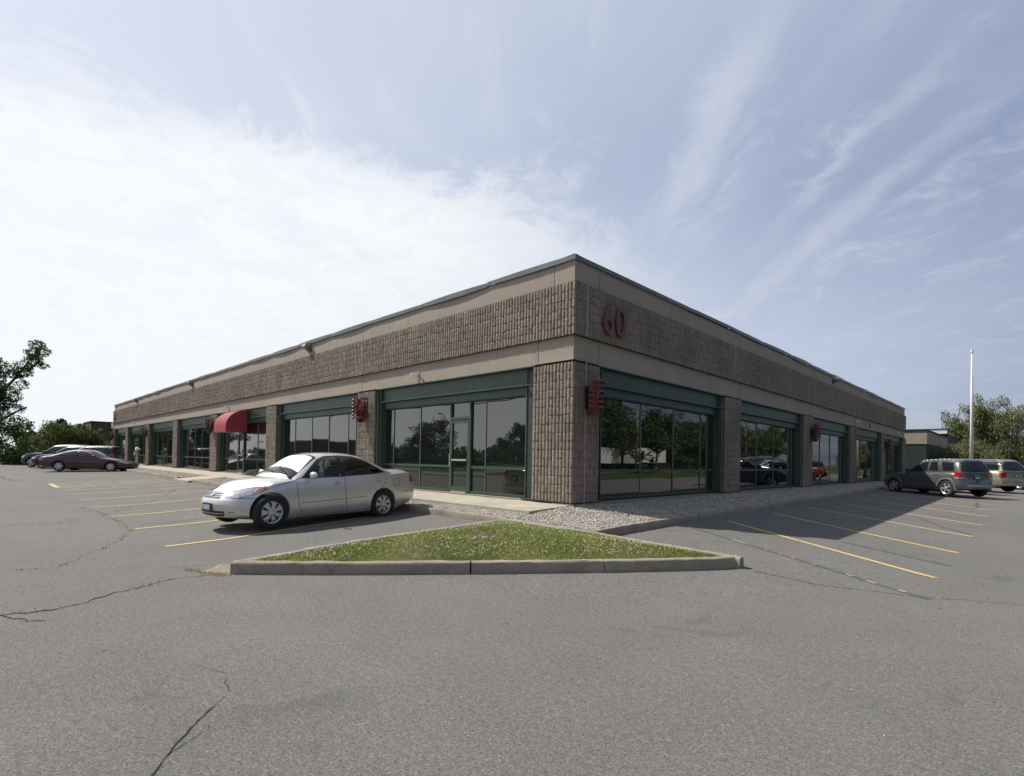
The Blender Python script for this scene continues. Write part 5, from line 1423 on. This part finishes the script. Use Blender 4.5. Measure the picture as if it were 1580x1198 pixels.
# left side, behind the row of cars
def strands(name, label, loc, rx, ry, h, mt, n, seed, lsize=.2, group=None):
    """weeping mound: arching boughs with hanging strands of leaves"""
    g_ = np.random.default_rng(seed); rr = random.Random(seed); o = empty(name, loc); tag(o, label, 'tree', group)
    tr = B(); P = []
    for k in range(46):
        a = rr.uniform(0, 6.283); rad = rr.uniform(.35, 1.0); ex, ey = rx*rad*math.cos(a), ry*rad*math.sin(a)
        zt = h*(1-.42*rad**2)*rr.uniform(.85, 1.03); q = []
        for j in range(6):
            t = j/5; q.append(Vector((ex*t**.9, ey*t**.9, h*.25+(zt-h*.25)*math.sin(min(1, t*1.25)*math.pi/2)-(.10*h*max(0, t-.7)/.3))))
        tr.path(q, [.09*(1-.15*j) for j in range(6)], 5)
        for s_ in range(26):
            t = rr.uniform(.4, 1.05); i0 = min(4, int(t*5)); p = q[i0].lerp(q[i0+1], t*5-i0); p = p+Vector((rr.gauss(0, .28), rr.gauss(0, .28), rr.uniform(-.1, .25)))
            ln = rr.uniform(.35, 1.0)*h*.34; m_ = max(6, int(n/46/26)); tt = g_.uniform(0, 1, m_)
            P.append(np.stack([p.x+g_.normal(0, .06, m_)+.1*tt*math.cos(a), p.y+g_.normal(0, .06, m_)+.1*tt*math.sin(a), p.z-tt*ln], 1))
    tr.tube((0, 0, 0), (0, 0, h*.35), .22, .14, 8); tr.build('trunk', 'bark', o, smooth=True)
    P = np.concatenate(P); P = P[P[:, 2] > .1]
    leaves('crown', P, lsize, mt, o, up=1, aspect=.36); return o
strands('weeping_tree', 'broad mounded weeping tree directly behind the far left row of cars', (-58, -4.0, 0), 3.2, 3.0, 4.7, 'leafB', 15000, 5, .19)
strands('weeping_tree', 'smaller weeping tree at the right flank of the mounded one', (-59, -2.0, 0), 2.0, 1.6, 3.9, 'leafB', 7000, 6, .19)
make_tree('tall_tree', 'tall ragged dark tree cut by the left edge of the photo', (-65, -9.6, 0), 13.5, 3.2, 'leafA', n=42000, lsize=.19, seed=22, base=.12,
          lobes=[(.5, 3.9, 12.2, .75, 1.3), (.5, 4.4, 11.6, .7, 1.1), (.3, 3.5, 11.2, .8, 1.3), (.2, 3.0, 10.1, .9, 1.3), (.2, 4.5, 10.2, .5, .8), (.2, 2.3, 9.0, .8, 1.2), (0, 1.6, 7.5, 1.3, 1.2), (0, 1.4, 5.0, 1.5, 1.2), (0, 1.6, 3.0, 1.6, 1.2), (0, 1.2, 1.5, 1.6, 1.3), (0, 1.7, 6.4, .7, 1.0), (.1, 2.6, 8.1, .9, 1.2), (.1, 2.0, 6.9, 1.1, 1.2), (.3, 3.6, 10.6, 1.0, 1.3), (.3, 1.2, 9.6, 1.2, 1.2), (.2, 2.9, 9.4, .9, 1.2), (.1, 2.4, 5.6, .9, 1.2), (.1, 2.7, 4.2, 1.0, 1.2), (.1, 3.0, 2.6, 1.0, 1.2)], gap=1.15)
limb = B(); limb.path([Vector((-65, -8.6, 6.5)), Vector((-64.9, -7.4, 8.4)), Vector((-64.8, -6.4, 10.2)), Vector((-64.7, -5.6, 11.9))], [.16, .12, .08, .03], 6)
limb.path([Vector((-65, -8.4, 4.2)), Vector((-64.9, -7.0, 5.4)), Vector((-64.9, -6.3, 5.9))], [.13, .09, .06], 6)
tl_ = limb.build('limb', 'bark', bpy.data.objects['tall_tree'], smooth=True); tl_.location = (65, 9.6, 0)
make_tree('small_tree', 'small rounded tree between the tall ragged tree and the weeping one', (-72, -6.2, 0), 4.8, 1.6, 'leafA', n=3200, lsize=.22, seed=31, base=.2)
make_tree('pine_tree', 'grey green pine rising behind the weeping tree, left of two', (-92, -1.2, 0), 7.3, 2.4, 'leafD', 'distant pines', 'pine', 4200, .34, 41, base=.1)
make_tree('pine_tree', 'slimmer grey green pine nearer the distant dark office block', (-95, 1.5, 0), 6.9, 1.7, 'leafD', 'distant pines', 'pine', 3000, .34, 42, base=.1)
def shrub(name, label, loc, rx, ry, h, mt, n, ls, seed, group=None, cat='shrub'):
    g_ = np.random.default_rng(seed); o = empty(name, loc); tag(o, label, cat, group); q = g_.normal(0, 1, (n, 3)); q /= np.linalg.norm(q, axis=1)[:, None]
    q *= (g_.uniform(.5, 1, n)**.5)[:, None]; q[:, 2] = abs(q[:, 2])
    bump_ = 1+.14*np.sin(q[:, 0]*7+seed)+.14*np.sin(q[:, 1]*8)
    P = q*np.array([rx, ry, h])*bump_[:, None]; leaves('foliage', P, ls, mt, o)
    s_ = B()
    for k in range(7):
        a = k*.9; s_.tube((0, 0, 0), (rx*.5*math.cos(a), ry*.5*math.sin(a), h*.6), .03, .012, 5)
    s_.build('stem', 'bark', o); return o
shrub('hedge', 'light green shrub beside the far left end of the long building', (-63, -.3, 0), 1.5, 2.6, 2.1, 'leafE', 3600, .16, 51)
for i, (x, y, rx, ry, h, lb) in enumerate([(-66, -6.6, 1.2, 1.4, 2.2, 'low dark bush under the tall ragged tree'), (-68, -9.5, 2, 2.6, 2.6, 'dense bush at the foot of the tall tree on the left edge'),
                                           (-61, -6.9, .8, 1.1, 1.1, 'low yellowish bush just left of the parked row'), (-75, -4, 1.5, 3, 2.6, 'bush behind the weeping tree')]):
    shrub('bush', lb, (x, y, 0), rx, ry, h, 'leafE' if i == 2 else 'leafA', 2200, .18, 60+i, 'bushes at the left edge of the lot')
# right side
make_tree('birch_tree', 'large drooping pale green birch behind the white flagpole', (3.6, 75, 0), 10.6, 3.5, 'leafC', style='weep', n=46000, lsize=.27, seed=71, base=.18,
          lobes=[(-1.0, 0, 10.0, .9, 1.1), (1.4, 0, 9.6, .9, 1.1), (-3.9, 0, 8.2, .7, 1.0), (3.0, 0, 8.6, .8, 1.0), (-2.2, 0, 8.8, .9, 1.1), (0, 0, 7.4, 1.8, 1.2), (2.0, 0, 6.5, 1.5, 1.2), (-1.8, 0, 6.0, 1.6, 1.2), (1.2, 0, 4.4, 1.8, 1.2), (-.6, 0, 3.0, 1.8, 1.2), (3.2, 0, 4.4, 1.3, 1.2), (-3.0, 0, 4.2, 1.2, 1.2), (-3.4, 0, 7.2, .9, 1.3), (-2.6, 0, 7.9, 1.1, 1.3), (3.0, 0, 7.4, 1.0, 1.3), (.2, 0, 9.0, 1.2, 1.2)], gap=.45)
strands('weeping_tree', 'low weeping tree overhanging the roofs of the right hand cars', (3.5, 50.5, 0), 2.3, 2.2, 4.4, 'leafC', 12000, 72, .16)
shrub('bush', 'dark evergreen bush against the annex wall', (1.9, 49, 0), .9, 2.2, 3.1, 'leafA', 2600, .14, 73)
for k in range(16):
    x = -30+k*4.2+random.uniform(-1, 1)
    make_tree('distant_tree', 'distant tree of the hazy treeline behind the parked cars on the right', (x, 205+random.uniform(-8, 8), 0), random.uniform(6, 8.5), random.uniform(2.6, 3.6), 'leafD', 'trees of the far treeline', n=900, lsize=.62, seed=100+k, base=.1)
fp = empty('flagpole', (3.87, 48, 0)); tag(fp, 'tall white flagpole without a flag in front of the birch', 'flagpole')
q = B(); q.tube((0, 0, 0), (0, 0, 11.0), .125, .055, 16); q.build('pole', 'paleflag', fp, smooth=True)
q = B(); q.lathe([(.001, -.12), (.06, -.10), (.11, 0), (.06, .10), (.001, .12)], 14, 'z', (0, 0, 11.12)); q.tube((0, 0, 11.0), (0, 0, 11.05), .09, .09, 12); q.build('finial', 'alu', fp, smooth=True)
q = B(); q.lathe([(.20, 0), (.20, .10), (.13, .16)], 16, 'z'); q.build('base_collar', 'alu', fp)
q = B(); q.tube((.13, -.02, 1.2), (.10, -.02, 10.8), .008, .008, 4); q.build('halyard', 'white', fp)

def utility_pole(loc, h, label, rz=0, lamp=False, wires=None, group='utility poles'):
    o = empty('utility_pole', loc, rz); tag(o, label, 'pole', group)
    q = B(); q.tube((0, 0, 0), (0, 0, h), .16, .11, 10); q.build('pole_shaft', 'wood', o, smooth=True)
    q = B(); q.box(-1.1, 1.1, -.06, .06, h-.75, h-.63); q.build('crossarm', 'wood', o)
    for x in (-1.0, -.5, .5, 1.0):
        q = B(); q.lathe([(.03, 0), (.06, .04), (.05, .1), (.03, .16)], 8, 'z', (x, 0, h-.63)); q.build('insulator', 'cream', o)
    if wires:
        ln, sag = wires
        for x, z in ((-1.0, h-.48), (-.5, h-.48), (.5, h-.48), (1.0, h-.48), (0.1, h-2.0), (.1, h-2.5)):
            pts = [Vector((x, ln*k/14, z-sag*4*(k/14)*(1-k/14))) for k in range(15)]
            q = B(); q.path(pts, [.05]*15, 4); q.build('wire', 'wire', o)
    return o
utility_pole((5.6, 120, 0), 7.6, 'wooden utility pole leaning at the far right behind the cars', math.radians(12))
utility_pole((4.1, 165, 0), 7.5, 'thin far utility pole just left of the nearer one', math.radians(10))
# things across the street that show in the windows
for k in range(6):
    utility_pole((34-k*26, -21.5, 0), 9.5, 'roadside utility pole reflected in the sunlit windows', math.radians(90), wires=(26, .5), group='roadside poles behind the camera')
for k in range(3):
    utility_pole((25, 10+k*34, 0), 9.5, 'roadside utility pole reflected in the shaded windows', 0, wires=(34, .7), group='roadside poles right of the camera')
def copy_tree(src, loc, rz, sc, label, group):
    c = src.copy(); COL.objects.link(c); c.location = loc; c.rotation_euler = (0, 0, rz); c.scale = (sc,)*3; c['label'] = label; c['group'] = group
    for ch in src.children: d = ch.copy(); COL.objects.link(d); d.parent = c
    return c
protoA = make_tree('street_tree', 'bushy tree across the street, seen only in the windows', (-60, -62, 0), 8, 4.2, 'leafA', 'trees across the street', n=5000, lsize=.42, seed=201, base=.15)
protoB = make_tree('street_tree', 'bushy tree across the street, seen only in the windows', (-48, -66, 0), 7, 4.5, 'leafA', 'trees across the street', n=5000, lsize=.42, seed=202, base=.1)
protoC = make_tree('street_tree', 'bushy tree across the street, seen only in the windows', (-86, -60, 0), 9.5, 4.6, 'leafA', 'trees across the street', n=5000, lsize=.42, seed=203, base=.2)
rr_ = random.Random(5)
for k in range(9):
    x = 6-k*18+rr_.uniform(-3, 3); y = -58+rr_.uniform(-6, 4)
    copy_tree([protoA, protoB, protoC][k % 3], (x, y, 0), rr_.uniform(0, 6), rr_.choice([.42, .5, .55, .7]), 'bushy tree across the street, seen only in the windows', 'trees across the street')
for k in range(30):
    y = 16+k*4.3+rr_.uniform(-2, 2); x = 44+rr_.uniform(-5, 8)
    copy_tree([protoA, protoB, protoC][k % 3], (x, y, 0), rr_.uniform(0, 6), rr_.uniform(.95, 1.35), 'bushy tree across the street, seen only in the windows', 'trees across the street')
g9 = np.random.default_rng(9)
def woods(name, x0, x1, y0, y1, h, n):
    x = g9.uniform(x0, x1, n); y = g9.uniform(y0, y1, n)
    hh_ = h*(.72+.16*np.sin(x*.35+y*.3)+.12*np.sin(x*.9-y*.8+1)+.08*np.sin(x*2.1+y*1.9)); z = hh_*g9.uniform(.02, 1, n)**.7
    o = leaves(name, np.stack([x, y, z], 1), .75, 'leafA', None); o['kind'] = 'stuff'
woods('far_woods', -190, 40, -66, -54, 4.2, 36000)
woods('far_woods', 52, 62, 10, 160, 5.5, 16000)
for x, y in ((24, 47), (22, 62), (38, 30)):
    copy_tree(protoC, (x, y, 0), rr_.uniform(0, 6), .8, 'bushy tree across the street, seen only in the windows', 'trees across the street')
wh = empty('low_warehouse', (-114, -44, 0)); tag(wh, 'low dark warehouse across the street, reflected in the windows', 'building')
q = B(); q.box(-14, 12, -8, 4, 0, 4.6); q.build('wall', 'brown', wh); q = B(); q.box(-14.1, 12.1, -8.1, 4.1, 4.6, 4.85); q.build('roof_edge', 'cream', wh)
for k in range(2):
    tv_ = empty('box_trailer', (42, 60+k*15, 0), math.radians(84)); tag(tv_, 'white box trailer across the side street, reflected in the shaded windows', 'trailer', 'white trailers across the side street')
    q = B(); q.box(-6, 6, -1.25, 1.25, 1.1, 3.7); q.build('box_body', 'white', tv_, bevel=.06)
    for x in (-4.6, -3.5, 4.2):
        for s_ in (-1, 1): q = B(); q.lathe([(.001, -.12), (.48, -.12), (.5, -.06), (.5, .06), (.48, .12), (.001, .12)], 20, 'y', (x, s_*1.0, .5)); q.build('wheel', 'tyre', tv_)
    q = B(); q.box(-5.8, 5.8, -.5, .5, .85, 1.1); q.build('chassis', 'black', tv_)

# ------------------------------------------------------------------ person at the far doorway
def person(loc, rz, label):
    o = empty('person', loc, rz); tag(o, label, 'person')
    J = {'pel': (0, 0, .98), 'sp': (0, -.01, 1.18), 'ch': (0, 0, 1.38), 'nk': (0, 0, 1.50), 'hd': (0, .015, 1.64), 'ht': (0, 0, 1.76),
         'lh': (.10, 0, .93), 'lk': (.13, .03, .52), 'la': (.14, -.02, .09), 'lt': (.15, .15, .04), 'rh': (-.10, 0, .93), 'rk': (-.12, .02, .52), 'ra': (-.13, -.03, .09), 'rt': (-.14, .14, .04),
         'ls': (.19, 0, 1.43), 'le': (.44, .04, 1.34), 'lw': (.68, .10, 1.30), 'lm': (.76, .12, 1.29), 'rs': (-.19, 0, 1.43), 're': (-.43, .04, 1.30), 'rw': (-.64, .12, 1.20), 'rm': (-.72, .14, 1.18)}
    for s_, w_, d_ in (('l', 'lm', 1), ('r', 'rm', -1)):
        for i, (dy, dz, ln) in enumerate([(.0, .03, .085), (.005, .01, .095), (.005, -.01, .088), (0, -.03, .07)]):
            b0 = J[w_]; J[f'{s_}f{i}'] = (b0[0]+d_*ln, b0[1]+dy+.01*i, b0[2]+dz-.01)
        b0 = J[s_+'w']; J[s_+'th'] = (b0[0]+d_*.06, b0[1]+.05, b0[2]+.03)
    E = [('pel', 'sp'), ('sp', 'ch'), ('ch', 'nk'), ('nk', 'hd'), ('hd', 'ht'), ('pel', 'lh'), ('lh', 'lk'), ('lk', 'la'), ('la', 'lt'), ('pel', 'rh'), ('rh', 'rk'), ('rk', 'ra'), ('ra', 'rt'),
         ('ch', 'ls'), ('ls', 'le'), ('le', 'lw'), ('lw', 'lm'), ('ch', 'rs'), ('rs', 're'), ('re', 'rw'), ('rw', 'rm')]
    for s_ in 'lr':
        for i in range(4): E.append((s_+'m', f'{s_}f{i}'))
        E.append((s_+'w', s_+'th'))
    Rd = {'pel': .15, 'sp': .135, 'ch': .155, 'nk': .06, 'hd': .095, 'ht': .075, 'h': .095, 'k': .06, 'a': .042, 't': .04, 's': .07, 'e': .043, 'w': .028, 'm': .032}
    def skin(nm, names, mt, gro=0):
        ks = [k for k in J if k in names]; idx = {k: i for i, k in enumerate(ks)}
        me = bpy.data.meshes.new(nm); me.from_pydata([J[k] for k in ks], [(idx[a], idx[c]) for a, c in E if a in idx and c in idx], [])
        ob = bpy.data.objects.new(nm, me); COL.objects.link(ob); ob.modifiers.new('s', 'SKIN'); sb = ob.modifiers.new('u', 'SUBSURF'); sb.levels = 1
        for k in ks:
            r = Rd.get(k, Rd.get(k[1:], .009 if k[1] in 'ft' and len(k) == 3 else .04)); r += gro; me.skin_vertices[0].data[idx[k]].radius = (r, r*(.72 if k in ('pel', 'sp', 'ch') else 1))
        me.skin_vertices[0].data[idx[ks[0]]].use_root = True
        m2 = bpy.data.meshes.new_from_object(ob.evaluated_get(bpy.context.evaluated_depsgraph_get())); bpy.data.objects.remove(ob); m2.materials.clear(); return finish(nm, m2, mt, o, True)
    skin('body', set(J), 'skin')
    skin('shirt', {'pel', 'sp', 'ch', 'ls', 'le', 'rs', 're'}, 'shirt', .018)
    skin('trousers', {'pel', 'lh', 'lk', 'la', 'rh', 'rk', 'ra'}, 'khaki', .014)
    q = B(); q.lathe([(.001, .13), (.06, .12), (.10, .07), (.112, 0), (.10, -.05)], 16, 'z', (0, -.02, 1.68)); q.build('hair', 'hair', o, smooth=True)
    q = B()
    for s_ in (-1, 1): q.box(s_*.14-.05, s_*.14+.05, -.10, .18, 0, .07)
    q.build('shoes', 'black', o, bevel=.015); return o
person((-43.6, -.7, .43), math.radians(0), 'person in pale blue shirt and khaki trousers, arms held out, at the far doorway')
# street litter and leaves on the lot: small dark twigs
q = B()
for k in range(60):
    x = random.uniform(1, 9); y = random.uniform(-9, 2)
    if inpoly(x, y, ISL) or (x < 2.3 and y > -2.2): continue
    a = random.uniform(0, 6.28); l = random.uniform(.008, .022); q.tube((x, y, G(x, y)+.004), (x+l*math.cos(a), y+l*math.sin(a), G(x, y)+.006), .003, .002, 4)
tag(q.build('dry_leaf_bits', 'bark'), kind='stuff')
